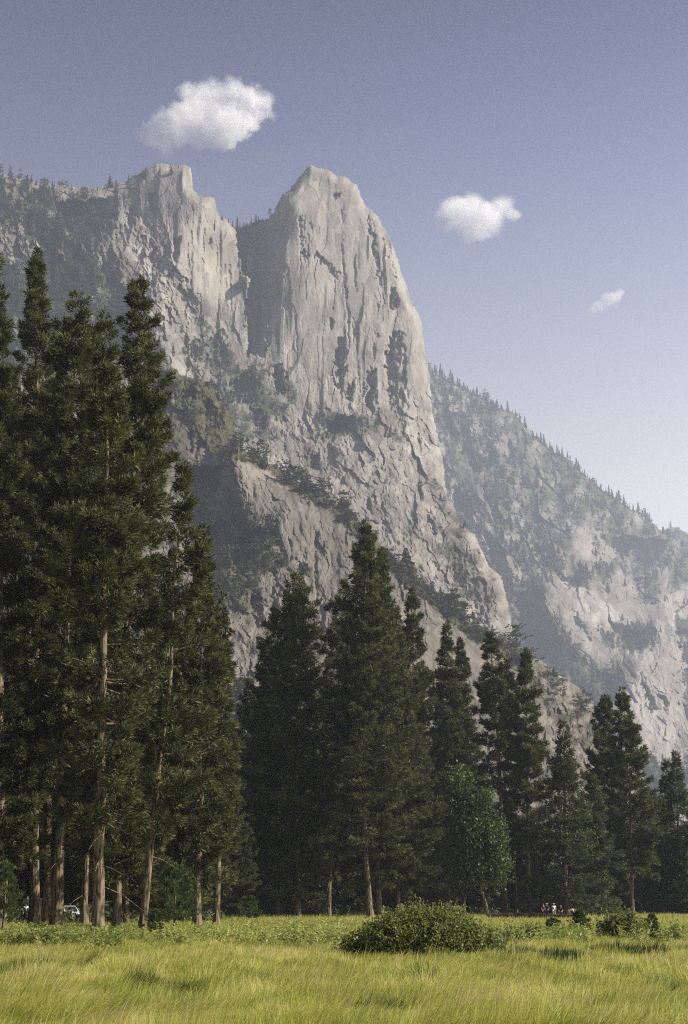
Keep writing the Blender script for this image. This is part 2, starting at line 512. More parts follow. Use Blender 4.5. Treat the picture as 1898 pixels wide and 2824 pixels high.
CTRL1 = [(0, 480, 1500), (0, 700, 1420), (0, 1000, 1255), (200, 520, 1560), (250, 600, 1540), (250, 900, 1370), (120, 800, 1430), (430, 455, 1625), (330, 560, 1595), (400, 600, 1560), (430, 750, 1490), (450, 1000, 1390), (540, 700, 1540), (560, 820, 1535),
         (560, 560, 1560), (580, 700, 1563), (560, 900, 1560), (560, 1050, 1470), (640, 640, 1612), (640, 800, 1592), (700, 620, 1650), (715, 900, 1600), (860, 460, 1700),
         (800, 560, 1632), (795, 700, 1615), (800, 800, 1605), (760, 950, 1575), (880, 650, 1640), (880, 850, 1615), (950, 500, 1695), (950, 700, 1655), (950, 950, 1595), (900, 1150, 1490), (1050, 640, 1690), (1100, 750, 1685),
         (1150, 900, 1670), (1180, 1000, 1660), (1100, 1000, 1610), (1080, 1200, 1510), (1200, 1200, 1590), (800, 1200, 1465), (700, 1200, 1430), (900, 1400, 1350), (1050, 1450, 1365),
         (1200, 1400, 1440), (1100, 1650, 1230), (1300, 1600, 1370), (1400, 1750, 1370), (1400, 1600, 1440), (1000, 1700, 1130), (1300, 1900, 1240), (1000, 2300, 950), (0, 2300, 900), (1440, 2300, 1150)]
# gullies and shaded walls seen on the rock, in photo pixels
WALLS1 = [
    [1.9, (655, 640), (690, 622), (760, 575), (792, 535), (795, 600), (790, 700), (782, 790), (770, 830), (745, 850), (742, 960), (735, 985), (680, 975), (684, 800), (690, 720), (672, 760), (660, 700)],
    [1.5, (648, 630), (668, 640), (672, 760), (664, 800), (655, 740)],
    [(832, 592), (838, 600), (836, 690), (858, 706), (856, 712), (832, 700)],
    [(862, 670), (868, 690), (906, 715), (912, 735), (936, 750), (930, 778), (922, 760), (902, 742), (870, 704)],
    [(920, 530), (944, 528), (936, 545), (924, 560)], [(942, 565), (948, 610), (944, 612), (939, 580)],
    [(1010, 565), (1022, 575), (1034, 640), (1052, 740), (1056, 800), (1045, 780), (1028, 690)], [(1052, 610), (1085, 690), (1105, 780), (1092, 770), (1070, 700)],
    [(1080, 790), (1096, 800), (1100, 850), (1072, 852)], [(1028, 800), (1050, 850), (1042, 850)],
    [1.9, (1085, 915), (1112, 912), (1122, 960), (1124, 1040), (1126, 1110), (1120, 1160), (1128, 1230), (1112, 1225), (1092, 1140), (1070, 1110), (1062, 1000), (1076, 940)],
    [(934, 930), (952, 925), (958, 1000), (946, 1060), (944, 1100), (930, 1060), (924, 980)], [(968, 1050), (982, 1040), (974, 1105), (955, 1102), (952, 1080)],
    [(1018, 1010), (1040, 1020), (1044, 1080), (1036, 1150), (1005, 1110), (1014, 1060)], [(1148, 1190), (1158, 1190), (1166, 1240), (1156, 1250)],
    [(908, 880), (924, 880), (922, 905), (912, 905)], [(764, 850), (770, 935), (764, 930)], [(1030, 890), (1048, 930), (1040, 940)], [(893, 870), (898, 900), (893, 905)],
    [1.4, (905, 1180), (925, 1140), (960, 1145), (1010, 1160), (1018, 1185), (960, 1200), (900, 1220), (880, 1210)],
    [(752, 1010), (775, 1000), (790, 1080), (775, 1100), (755, 1060)], [(640, 1050), (690, 1020), (720, 1060), (700, 1110), (640, 1110)], [(585, 920), (615, 900), (640, 1000), (600, 1080), (578, 1000)],
    [(527, 625), (534, 640), (532, 800), (529, 870), (526, 820)], [(578, 650), (588, 655), (584, 685), (576, 680)], [(480, 660), (502, 650), (494, 720), (486, 740), (478, 710)],
    [(412, 535), (434, 530), (436, 580), (424, 595), (412, 570)], [(354, 580), (368, 570), (372, 620), (362, 635), (352, 610)], [1.6, (150, 560), (325, 545), (332, 590), (300, 660), (250, 700), (190, 640), (160, 610)],
    [(456, 840), (474, 850), (470, 900), (458, 880)], [(120, 700), (160, 680), (170, 740), (140, 780)], [(205, 680), (250, 690), (245, 740), (200, 730)],
    [(1180, 1390), (1200, 1430), (1208, 1480), (1190, 1470), (1178, 1420)], [(1060, 1420), (1100, 1500), (1088, 1510), (1050, 1440)], [(1250, 1480), (1275, 1520), (1300, 1620), (1280, 1640), (1245, 1560)],
    [(1300, 1590), (1350, 1600), (1358, 1700), (1350, 1770), (1310, 1730)], [(1010, 1370), (1025, 1380), (1030, 1430), (1012, 1410)], [(1150, 1340), (1160, 1340), (1170, 1380), (1158, 1380)],
    [(1120, 1560), (1150, 1580), (1190, 1660), (1170, 1670), (1130, 1610)], [(690, 1130), (720, 1120), (735, 1180), (705, 1190)], [(850, 1250), (880, 1260), (890, 1300), (860, 1290)],
]
_cr = np.random.default_rng(41)                                # long joints in the granite faces
for _x0, _x1, _y0, _y1, _n in ((805, 1040, 560, 1060, 16), (415, 650, 560, 880, 16), (820, 960, 500, 760, 5), (1100, 1180, 900, 1200, 8)):
    for _k in range(_n):
        _x = _cr.uniform(_x0, _x1); _y = _cr.uniform(_y0, _y1); _l = _cr.uniform(40, 190); _w = _cr.uniform(3, 7); _s = _cr.normal(0.03, 0.04) * _l
        WALLS1.append([2.2, (_x, _y), (_x + _w, _y), (_x + _w + _s * .5 + _cr.normal(0, 2), _y + _l * .5), (_x + _w * .6 + _s, _y + _l), (_x + _s, _y + _l), (_x + _s * .5 + _cr.normal(0, 2), _y + _l * .5)])
VEG1 = [([(-90, 470), (110, 500), (240, 530), (240, 700), (330, 760), (420, 900), (470, 1000), (450, 1200), (-90, 1300)], 0.77, 30),
        ([(150, 540), (330, 530), (320, 600), (250, 700), (150, 640)], 0.7, 15),
        ([(420, 900), (520, 930), (680, 960), (790, 1010), (840, 1080), (780, 1220), (640, 1230), (560, 1100)], 0.70, 40),
        ([(540, 850), (600, 890), (690, 990), (760, 1000), (740, 1090), (620, 1040), (540, 960)], 0.66, 20),
        ([(900, 1130), (1060, 1150), (1060, 1200), (880, 1215)], 0.75, 12), ([(960, 1100), (1060, 1110), (1160, 1270), (1040, 1200)], 0.5, 20),
        ([(1150, 1230), (1260, 1400), (1320, 1480), (1400, 1600), (1400, 1700), (1250, 1650), (1180, 1500), (1200, 1380)], 0.62, 30),
        ([(700, 1240), (1200, 1560), (1460, 1800), (1460, 2300), (400, 2300), (400, 1300)], 0.48, 30),
        ([(740, 1230), (900, 1180), (1000, 1260), (1200, 1480), (1100, 1500), (900, 1350)], 0.40, 30),
        ([(590, 590), (660, 600), (670, 640), (620, 640)], 0.8, 8), ([(440, 445), (520, 445), (500, 500), (380, 500)], 0.35, 10)]
SHADE_STAIN1 = [([(-90, 470), (110, 505), (320, 530), (330, 640), (400, 800), (440, 1000), (440, 1300), (-90, 1300)], 0.85, 35), ([(430, 830), (560, 900), (700, 1000), (800, 1080), (760, 1240), (600, 1230), (500, 1050)], 0.55, 50),  # first zone: the left-facing slope's shade is put into the weathered rock's colour
          ([(1180, 1280), (1300, 1480), (1420, 1640), (1420, 1800), (1250, 1640), (1180, 1450)], 0.55, 40), ([(880, 1110), (1080, 1120), (1090, 1210), (870, 1230)], 0.5, 25), ([(740, 1240), (1000, 1200), (1240, 1450), (1300, 1700), (1000, 1480)], 0.30, 50)]
BARE1 = [([(30, 620), (95, 700), (60, 760), (0, 720), (-20, 640)], 0.75, 12), ([(180, 505), (340, 500), (300, 540), (180, 540)], 0.9, 8), ([(330, 500), (650, 500), (650, 830), (560, 880), (430, 760), (400, 640), (320, 620)], 0.95, 12)]
mountain, S1 = relief("mountain", SIL1, (-420, 380, 1460, 2250), 2.6, CTRL1, rough_massif, WALLS1, VEG1, M_rock, bare=BARE1, seed=1, shade_stains=SHADE_STAIN1,
                    steps=[([(676, 720), (690, 664), (702, 668), (698, 730), (692, 780), (686, 800), (680, 790)], -30)])


def rough_foot(X, Y, V):
    xr = X - 0.36 * Y + 12 * fbm(X / 45, Y / 45, 3, 101); yr = Y + 0.36 * X
    slab = smooth(0, 1, (X - 640) / 60.0) * smooth(0, 1, (1010 - X) / 60.0) * smooth(0, 1, (1900 - Y) / 100.0) * (1 - smooth(0, 1, (Y - 1500 - (X - 760) * 2.4) / 60.0) * smooth(0, 1, (760 - X) / 80.0))
    slab = np.maximum(slab, smooth(0, 1, (X - 1140) / 40) * smooth(0, 1, (1350 - X) / 40) * 0.9)
    slab = slab * (0.25 + 0.75 * smooth(-0.25, 0.2, fbm(X / 60, Y / 80, 3, 130)))
    g1, w1 = facets(xr / 60, yr / 120, 103, 0.55, 0.1, 0.7); g2, w2 = facets(xr / 22, yr / 46, 104, 0.7, 0.1, 0.9); g3, w3 = facets(xr / 9, yr / 18, 105, 0.9, 0.1, 1.0)
    m1 = smooth(-0.35, 0.3, fbm(X / 60, Y / 70, 3, 126)); m2 = smooth(-0.3, 0.35, fbm(X / 45, Y / 50, 3, 127))
    g = 0.23 * (60 * g1 * m1 + 22 * 1.1 * g2 * m2 + 9 * 1.1 * g3 * (1.2 - m2)) + 9 * fbm(X / 80, Y / 100, 4, 106) + 1.5 * billow(X / 12, Y / 16, 3, 117)
    xs = X - 0.30 * Y + 8 * fbm(X / 60, Y / 120, 2, 111)
    f1, v1 = facets(xs / 50, yr / 160, 112, 0.3, 0.05, 0.3); f2, v2 = facets(xs / 17, yr / 70, 113, 0.35, 0.05, 0.4)
    f = 2.6 * saw(xs / 66 + 0.25 * fbm(X / 70, Y / 150, 2, 107)) * smooth(-0.2, 0.3, fbm(X / 50, Y / 90, 2, 114)) + 0.25 * saw(xs / 21 + 0.3 * fbm(X / 50, Y / 100, 2, 108), 0.25) + 0.23 * (50 * 0.7 * f1 + 17 * 1.1 * f2) + 4 * fbm(X / 90, Y / 140, 3, 109) + 0.5 * fbm(X / 8, Y / 20, 3, 110)
    vn = 0.5 * fbm(X / 34, Y / 40, 4, 118) + 0.25 * fbm(X / 9, Y / 9, 2, 119)
    tone = 0.5 + slab * (0.35 * (v1 - 0.5) + 0.5 * (v2 - 0.5) + 0.5 * fbm(xs / 12, Y / 110, 4, 128)) + (1 - slab) * (0.6 * (w1 - 0.5) + 0.6 * (w2 - 0.5) + 0.5 * (w3 - 0.5) + 0.3 * fbm(X / 22, Y / 30, 3, 129))
    return g * (1 - slab) + f * slab, vn, np.clip(tone, 0, 1)


SIL2 = [(-420, 1060), (-90, 1040), (380, 990), (440, 985), (460, 996), (503, 1033), (558, 1051), (591, 1070), (610, 1106), (634, 1140), (653, 1215), (680, 1243), (726, 1260), (744, 1275), (787, 1302), (818, 1322), (848, 1340),
        (876, 1354), (951, 1404), (997, 1444), (1031, 1473), (1077, 1540), (1135, 1576), (1203, 1628), (1261, 1672), (1307, 1720), (1365, 1757), (1427, 1778), (1474, 1811), (1513, 1833), (1565, 1871),
        (1608, 1904), (1637, 1933), (1646, 1985), (1680, 2040), (1743, 2112), (1774, 2140), (1797, 2178), (1812, 2230), (1850, 2520)]
CTRL2 = [(0, 1040, 950), (300, 1100, 930), (300, 1500, 800), (470, 1010, 960), (480, 1250, 905), (560, 1060, 960), (590, 1300, 900), (600, 1500, 860), (640, 1220, 930), (660, 1330, 880), (660, 1600, 800), (640, 1250, 930),
         (760, 1290, 930), (800, 1400, 872), (800, 1650, 800), (900, 1370, 905), (930, 1550, 850), (1000, 1450, 890), (1000, 1700, 780), (1100, 1560, 870), (1150, 1750, 780), (1210, 1640, 880), (1300, 1720, 880), (1300, 1900, 760),
         (1430, 1785, 880), (1450, 1950, 760), (1600, 1905, 860), (1600, 2100, 700), (1750, 2120, 740), (1790, 2250, 680), (900, 2100, 600), (300, 2100, 600), (1500, 2350, 560), (300, 2500, 470), (1850, 2500, 500), (900, 2500, 470)]
WALLS2 = [
    [1.7, (505, 1285), (560, 1296), (640, 1288), (652, 1310), (645, 1400), (652, 1480), (640, 1560), (612, 1640), (600, 1720), (560, 1650), (530, 1500), (510, 1380)],
    [(440, 1010), (478, 1040), (490, 1130), (440, 1200), (400, 1130)], [(560, 1090), (600, 1110), (610, 1200), (580, 1240), (560, 1160)], [(520, 1180), (545, 1190), (550, 1240), (520, 1260)],
    [(693, 1310), (702, 1330), (708, 1380), (700, 1370)], [(868, 1420), (874, 1500), (880, 1620), (876, 1700), (868, 1600)], [(790, 1460), (808, 1500), (806, 1530), (796, 1500)],
    [(650, 1480), (700, 1470), (720, 1560), (690, 1600), (650, 1570)], [(755, 1545), (775, 1550), (772, 1640), (758, 1700), (748, 1640)], [(820, 1550), (850, 1560), (840, 1590), (822, 1580)],
    [(690, 1640), (740, 1650), (745, 1720), (700, 1740)], [1.8, (1105, 1610), (1120, 1600), (1150, 1680), (1165, 1790), (1140, 1760), (1112, 1680)], [(880, 1660), (900, 1680), (900, 1740), (884, 1730)],
    [(1530, 1960), (1560, 1950), (1590, 1970), (1570, 2010), (1535, 2000)], [(1590, 2010), (1620, 1990), (1640, 2000), (1630, 2050), (1595, 2060)], [(1500, 1930), (1512, 1930), (1520, 1980), (1505, 1975)],
]
VEG2 = [([(440, 975), (620, 1060), (660, 1200), (760, 1255), (900, 1350), (1040, 1470), (1090, 1545), (1200, 1620), (1330, 1715), (1440, 1775), (1480, 1860), (1400, 1830), (1300, 1770), (1190, 1680), (1080, 1590), (1010, 1510),
          (960, 1455), (880, 1400), (800, 1350), (740, 1305), (640, 1270), (560, 1240), (500, 1140)], 0.85, 12),
        ([(560, 1440), (650, 1420), (740, 1440), (760, 1500), (800, 1550), (870, 1560), (860, 1600), (790, 1580), (740, 1610), (720, 1700), (660, 1720), (620, 1660)], 0.68, 20),
        ([(640, 1420), (770, 1400), (800, 1480), (800, 1540), (700, 1560)], 0.5, 15),
        ([(1420, 1780), (1530, 1840), (1660, 1940), (1660, 2080), (1560, 2060), (1490, 1960), (1430, 1860)], 0.62, 20),
        ([(-90, 1000), (450, 980), (560, 1250), (560, 2420), (-90, 2420)], 0.6, 30), ([(500, 1850), (1850, 2150), (1850, 2420), (300, 2420)], 0.6, 40)]
foothill, S2 = relief("foothill", SIL2, (-420, 960, 1850, 2500), 2.9, CTRL2, rough_foot, WALLS2, VEG2, M_rock2, edge=(20, 22), back=150, mper=0.22, seed=2, jag=5,
                     shade_stains=[([(380, 980), (560, 1040), (650, 1230), (640, 1320), (560, 1700), (700, 1740), (760, 1560), (720, 1440), (640, 1300), (560, 1250), (440, 1400), (380, 1600)], 0.8, 40), ([(640, 1300), (960, 1450), (1100, 1600), (1400, 1800), (1650, 1980), (1700, 2200), (640, 2100)], 0.28, 40), ([(650, 1650), (1000, 1650), (1250, 1850), (1250, 2100), (650, 2100)], 0.35, 50)])


def rough_hill(X, Y, V):
    xr = X - 0.5 * Y + 16 * fbm(X / 60, Y / 60, 3, 201); yr = Y + 0.5 * X + 12 * fbm(X / 50, Y / 50, 3, 202)
    g1, w1 = facets(xr / 60, yr / 170, 203, 0.8, 0.1, 0.7); g2, w2 = facets(xr / 22, yr / 64, 204, 0.6, 0.1, 0.8); g3, _ = facets(xr / 9, yr / 22, 205, 0.8, 0.1, 0.9)
    g = 0.5 * (60 * 0.8 * g1 + 22 * 0.8 * g2 + 9 * 1.0 * g3) + 38 * fbm(X / 110, Y / 150, 4, 206) + 3 * billow(X / 14, Y / 20, 3, 207)
    vn = 0.6 * fbm(X / 44, Y / 50, 4, 218) + 0.2 * fbm(X / 9, Y / 9, 2, 219)
    g = g * (0.55 + 0.45 * smooth(0.15, 0.5, V))
    tone = 0.5 + 0.6 * (w1 - 0.5) + 0.6 * (w2 - 0.5) + 0.4 * fbm(X / 22, Y / 40, 3, 229)
    return g, vn, np.clip(tone, 0, 1)


SIL4 = [(1120, 960), (1183, 1002), (1207, 1026), (1245, 1050), (1288, 1069), (1317, 1088), (1355, 1107), (1379, 1126), (1410, 1129), (1436, 1160), (1465, 1188), (1503, 1222), (1532, 1246), (1570, 1265), (1603, 1298), (1632, 1322),
        (1665, 1351), (1699, 1370), (1737, 1398), (1775, 1413), (1808, 1446), (1827, 1465), (1898, 1510), (1990, 1580), (2160, 1660)]
CTRL4 = [(1150, 980, 2150), (1300, 1085, 2150), (1450, 1185, 2180), (1600, 1300, 2220), (1800, 1450, 2280), (1950, 1560, 2300), (1250, 1250, 1980), (1400, 1350, 1960), (1600, 1480, 1980), (1750, 1560, 2120), (1850, 1600, 2150),
         (1300, 1480, 1800), (1450, 1560, 1780), (1560, 1640, 1760), (1650, 1720, 1740), (1700, 1760, 1760), (1450, 1800, 1600), (1600, 1850, 1600), (1750, 1820, 1640), (1850, 1800, 1700), (1780, 2000, 1480), (1860, 2050, 1460), (1650, 2000, 1420),
         (1950, 1900, 1650), (1500, 2200, 1150), (1800, 2250, 1150), (1950, 2250, 1150), (1150, 1600, 1800), (1150, 2200, 1300)]
WALLS4 = [
    [(1262, 1140), (1290, 1150), (1345, 1300), (1305, 1310), (1275, 1220)], [(1385, 1175), (1405, 1190), (1475, 1340), (1440, 1350), (1405, 1260)], [(1500, 1280), (1522, 1290), (1590, 1410), (1562, 1420)],
    [(1215, 1060), (1232, 1080), (1262, 1200), (1235, 1210)], [(1610, 1370), (1630, 1385), (1690, 1490), (1660, 1495)], [(1320, 1330), (1345, 1340), (1400, 1440), (1370, 1450)], [(1760, 1850), (1775, 1860), (1815, 1960), (1795, 1960)],
    [(1690, 1480), (1862, 1487), (1868, 1563), (1759, 1611), (1704, 1570)], [(1745, 1597), (1820, 1576), (1814, 1624), (1759, 1645)], [(1718, 1727), (1810, 1744), (1803, 1796), (1735, 1799), (1711, 1762)],
    [(1645, 1714), (1690, 1744), (1711, 1772), (1697, 1796), (1656, 1762)], [(1573, 1665), (1590, 1690), (1642, 1762), (1642, 1780), (1615, 1748), (1585, 1720)], [(1250, 1330), (1330, 1390), (1300, 1440), (1250, 1400)],
    [(1420, 1640), (1500, 1620), (1520, 1690), (1560, 1760), (1600, 1820), (1540, 1860), (1440, 1790)], [(1330, 1460), (1390, 1500), (1400, 1580), (1360, 1560)], [(1470, 1500), (1530, 1510), (1540, 1560), (1490, 1560)],
    [(1860, 1730), (1960, 1740), (1960, 1900), (1890, 1850)], [(1650, 1850), (1700, 1860), (1720, 1930), (1690, 1960)], [(1560, 1880), (1640, 1890), (1700, 2040), (1640, 2060)],
    [(1788, 1840), (1800, 1870), (1850, 1960), (1838, 1965)], [(1810, 1900), (1840, 1920), (1850, 1950), (1825, 1940)],
]
VEG4 = [([(1100, 940), (1400, 1110), (1900, 1480), (1990, 1580), (1990, 1700), (1700, 1660), (1500, 1600), (1300, 1480), (1150, 1300)], 0.74, 20),
        ([(1250, 1440), (1480, 1560), (1530, 1640), (1570, 1760), (1640, 1830), (1720, 1830), (1660, 2000), (1700, 2250), (1200, 2250)], 0.85, 30),
        ([(1640, 1700), (1820, 1730), (1830, 1800), (1740, 1810), (1660, 1790)], 0.85, 20), ([(1860, 1700), (1990, 1700), (1990, 2100), (1900, 2000), (1880, 1880)], 0.8, 15), ([(1700, 2080), (1990, 2120), (1990, 2250), (1700, 2250)], 0.9, 20)]
BARE4 = [([(1500, 1630), (1560, 1640), (1580, 1700), (1640, 1790), (1650, 1805), (1610, 1800), (1570, 1740), (1510, 1675)], 0.80, 20), ([(1540, 1600), (1590, 1630), (1650, 1690), (1700, 1745), (1715, 1800), (1690, 1750), (1640, 1710), (1640, 1800), (1600, 1740), (1570, 1660)], 0.76, 16),
         ([(1590, 1450), (1635, 1460), (1632, 1540), (1620, 1565), (1590, 1535)], 0.68, 20), ([(1660, 1510), (1695, 1510), (1690, 1540), (1665, 1550)], 0.72, 20), ([(1700, 1570), (1760, 1580), (1765, 1650), (1750, 1700), (1690, 1690), (1650, 1650)], 0.44, 30),
         ([(1735, 1800), (1790, 1790), (1855, 1772), (1877, 1847), (1889, 1985), (1930, 2060), (1930, 2120), (1850, 2090), (1760, 2020), (1740, 1900)], 0.76, 24), ([(1370, 1490), (1400, 1520), (1450, 1590), (1430, 1600), (1380, 1540)], 0.72, 16),
         ([(1520, 1750), (1545, 1760), (1568, 1820), (1555, 1820)], 0.64, 12), ([(1820, 1570), (1850, 1580), (1830, 1620), (1815, 1610)], 0.64, 12), ([(1840, 1640), (1900, 1610), (1900, 1650), (1850, 1660)], 0.64, 20)]
STEP4 = [([(1855, 1772), (1877, 1847), (1866, 1862), (1880, 1933), (1890, 1985), (1910, 2030), (1990, 2060), (1990, 1600), (1860, 1690)], 160)]
hill, S4 = relief("hill", SIL4, (1120, 940, 2160, 2490), 2.8, CTRL4, rough_hill, WALLS4, VEG4, M_rock, back=300, mper=0.6, bare=BARE4, seed=4, steps=STEP4, far=1.5,
                shade_stains=[([(1150, 960), (1500, 1200), (1900, 1490), (1990, 1600), (1700, 1660), (1400, 1500), (1200, 1350)], 0.55, 40), ([(1250, 1440), (1500, 1560), (1620, 1830), (1720, 1840), (1660, 2200), (1250, 2200)], 0.7, 40)])

SIL5 = [(1700, 1540), (1800, 1482), (1825, 1464), (1850, 1452), (1872, 1453), (1898, 1470), (1960, 1500), (2060, 1560), (2200, 1600)]
CTRL5 = [(1700, 1540, 2500), (1860, 1455, 2600), (2060, 1560, 2600), (1860, 1700, 2420), (2060, 1800, 2400), (1700, 1800, 2400)]
hill5, S5 = relief("hill", SIL5, (1700, 1430, 2200, 1800), 3.5, CTRL5, rough_hill, [], [([(1600, 1400), (2100, 1400), (2100, 1850), (1600, 1850)], 0.9, 5)], M_rock, back=300, mper=0.6, seed=5, far=1.5)
# ------------------------------------------------------------------ clouds
def puff_cloud(label, puffs, depth, dens, nscale, edge=0.5, thick=1.0, seed=0.0, erode=0.45):
    """a cloud as real vapour: soft overlapping puffs eaten into by noise, inside a lumpy closed skin. puffs: photo px x, y, rx, ry"""
    C = []
    rng = np.random.default_rng(int(seed) + 3)
    for (px, py, r, sq) in puffs:
        dd = depth + rng.uniform(-0.25, 0.25) * r * depth / F
        c = at(px, py, dd); R = r * depth / F
        C.append((c, R, sq))
    cen = np.mean([c for c, _, _ in C], 0)
    m, nt, out = new_mat("cloud_vapour")
    tc = N(nt, "TexCoord")
    ns = nt.nodes.new("ShaderNodeTexNoise"); ns.inputs["Scale"].default_value = nscale; ns.inputs["Detail"].default_value = 6; ns.inputs["Roughness"].default_value = 0.6
    mp = N(nt, "Mapping"); mp.inputs["Location"].default_value = (seed, seed * 1.7, 0)
    nt.links.new(tc.outputs["Object"], mp.inputs[0]); nt.links.new(mp.outputs[0], ns.inputs["Vector"])
    # the puffs' own shapes are pulled about by a slow three-way noise, so that no edge stays round
    w1 = nt.nodes.new("ShaderNodeTexNoise"); w1.inputs["Scale"].default_value = nscale * 0.42; w1.inputs["Detail"].default_value = 5; w1.inputs["Roughness"].default_value = 0.62
    nt.links.new(mp.outputs[0], w1.inputs["Vector"])
    w2 = N(nt, "VectorMath", operation='SUBTRACT'); nt.links.new(w1.outputs["Color"], w2.inputs[0]); w2.inputs[1].default_value = (0.5, 0.5, 0.5)
    w3 = N(nt, "VectorMath", operation='SCALE'); nt.links.new(w2.outputs[0], w3.inputs[0]); w3.inputs[3].default_value = np.mean([c[1] for c in C]) * 2.4
    w4 = N(nt, "VectorMath", operation='ADD'); nt.links.new(w3.outputs[0], w4.inputs[0]); nt.links.new(tc.outputs["Object"], w4.inputs[1])
    acc = None
    for c, R, sq in C:
        s1 = N(nt, "VectorMath", operation='SUBTRACT'); nt.links.new(w4.outputs[0], s1.inputs[0]); s1.inputs[1].default_value = tuple(c - cen)
        s2 = N(nt, "VectorMath", operation='MULTIPLY'); nt.links.new(s1.outputs[0], s2.inputs[0]); s2.inputs[1].default_value = (1 / R, 1 / R, 1 / (R * sq))
        ln = N(nt, "VectorMath", operation='LENGTH'); nt.links.new(s2.outputs[0], ln.inputs[0])
        v = maprange(nt, ln.outputs["Value"], 0.25, 1.0, 1.0, 0.0)
        if acc is None: acc = v
        else:
            mx = N(nt, "Math", operation='ADD'); nt.links.new(acc, mx.inputs[0]); nt.links.new(v, mx.inputs[1]); acc = mx.outputs[0]
    cl = N(nt, "Math", operation='MINIMUM'); nt.links.new(acc, cl.inputs[0]); cl.inputs[1].default_value = 1.0
    nv = maprange(nt, ns.outputs[0], 0.30, 0.70, 0.0, 1.0)
    er = N(nt, "Math", operation='MULTIPLY'); nt.links.new(nv, er.inputs[0]); er.inputs[1].default_value = erode * 2
    df = N(nt, "Math", operation='SUBTRACT'); nt.links.new(cl.outputs[0], df.inputs[0]); nt.links.new(er.outputs[0], df.inputs[1])
    dn = maprange(nt, df.outputs[0], 0.0, edge, 0.0, dens)
    pv = N(nt, "VolumePrincipled", Anisotropy=0.0); pv.inputs["Color"].default_value = (1, 1, 1, 1)
    nt.links.new(dn, pv.inputs["Density"]); nt.links.new(pv.outputs[0], out.inputs["Volume"])
    bm = bmesh.new()
    for c, R, sq in C:
        mat = Matrix.Translation(Vector(c - cen)) @ Matrix.Diagonal((R * 1.28, R * 1.28, R * sq * 1.28, 1))
        bmesh.ops.create_icosphere(bm, subdivisions=3, radius=1.0, matrix=mat)
    me = bpy.data.meshes.new("cloud"); bm.to_mesh(me); bm.free()
    me.materials.append(m)
    tmp = link("cloud_tmp", me)
    md = tmp.modifiers.new("r", 'REMESH'); md.mode = 'VOXEL'; md.voxel_size = C[0][1] / 7
    dg = bpy.context.evaluated_depsgraph_get()
    me2 = bpy.data.meshes.new_from_object(tmp.evaluated_get(dg)); me2.name = "cloud"
    if not me2.materials: me2.materials.append(m)
    bpy.data.objects.remove(tmp)
    o = link("cloud", me2, None, cen)
    try: m.cycles.volume_step_rate = 0.35
    except Exception: pass
    tag(o, label, "cloud")
    return o


puff_cloud("largest white cloud, torn through with blue gaps, high above the rock summits",
           [(455, 335, 76, .9), (430, 372, 56, .8), (600, 350, 78, .9), (650, 330, 84, .9), (748, 298, 54, .9), (560, 365, 60, .8), (620, 375, 56, .8), (500, 330, 80, .9), (545, 310, 70, .9), (520, 270, 75, .9), (600, 265, 80, .9), (655, 235, 50, 1), (700, 275, 75, .95), (735, 290, 45, 1), (640, 320, 80, .8), (560, 330, 60, .8), (490, 365, 66, .8), (462, 400, 58, .8), (660, 355, 55, .7),
            (405, 360, 46, .9), (700, 330, 60, .9), (560, 375, 38, .7), (382, 350, 24, 1)], 4300, 0.019, 0.017, edge=0.85, seed=2.0, erode=0.41)
puff_cloud("compact solid white cloud beside the rock spire over the forested ridge",
           [(1250, 575, 52, .8), (1310, 570, 58, .9), (1370, 565, 52, 1), (1405, 565, 44, 1.1), (1290, 605, 62, .8), (1350, 600, 70, .8), (1225, 590, 50, .7), (1300, 640, 50, .7), (1325, 640, 46, .7), (1260, 620, 42, .7), (1415, 595, 34, 1)], 4300, 0.020, 0.016, edge=0.8, seed=7.0, erode=0.30)
puff_cloud("smallest slanting white wisp of cloud low above the forested ridge",
           [(1655, 846, 32, .6), (1680, 828, 38, .7), (1700, 812, 32, .8), (1635, 855, 22, .6), (1710, 804, 20, .8)], 4600, 0.020, 0.03, edge=0.8, seed=4.0, erode=0.25)
# ------------------------------------------------------------------ ground heights
def gz(x, y):
    x = np.asarray(x, float); y = np.asarray(y, float)
    f = smooth(150, 60, y)
    return f * (0.16 * fbm(x / 3.5, y / 5, 2, 301) + 0.30 * fbm(x / 13, y / 16, 2, 302))


# ------------------------------------------------------------------ foliage helpers
def bark_mat():
    m, nt, out = new_mat("pine_bark")
    tc = N(nt, "TexCoord"); v = tc.outputs["Object"]
    plate = noise(nt, v, 5.0, 4, 0.65, sc=(1, 1, 0.22)); big = noise(nt, v, 0.9, 3)
    c = mixc(nt, maprange(nt, big, 0.35, 0.65), (0.165, 0.128, 0.082), (0.215, 0.175, 0.115))
    c = mixc(nt, maprange(nt, plate, 0.54, 0.42, 0, 0.95), c, (0.035, 0.027, 0.020))
    b = N(nt, "BsdfPrincipled", Roughness=0.95); b.inputs["Specular IOR Level"].default_value = 0.05
    bp = N(nt, "Bump", Strength=0.8, Distance=0.08); nt.links.new(plate, bp.inputs["Height"]); nt.links.new(bp.outputs[0], b.inputs["Normal"])
    nt.links.new(c, b.inputs["Base Color"]); nt.links.new(b.outputs[0], out.inputs[0])
    return m


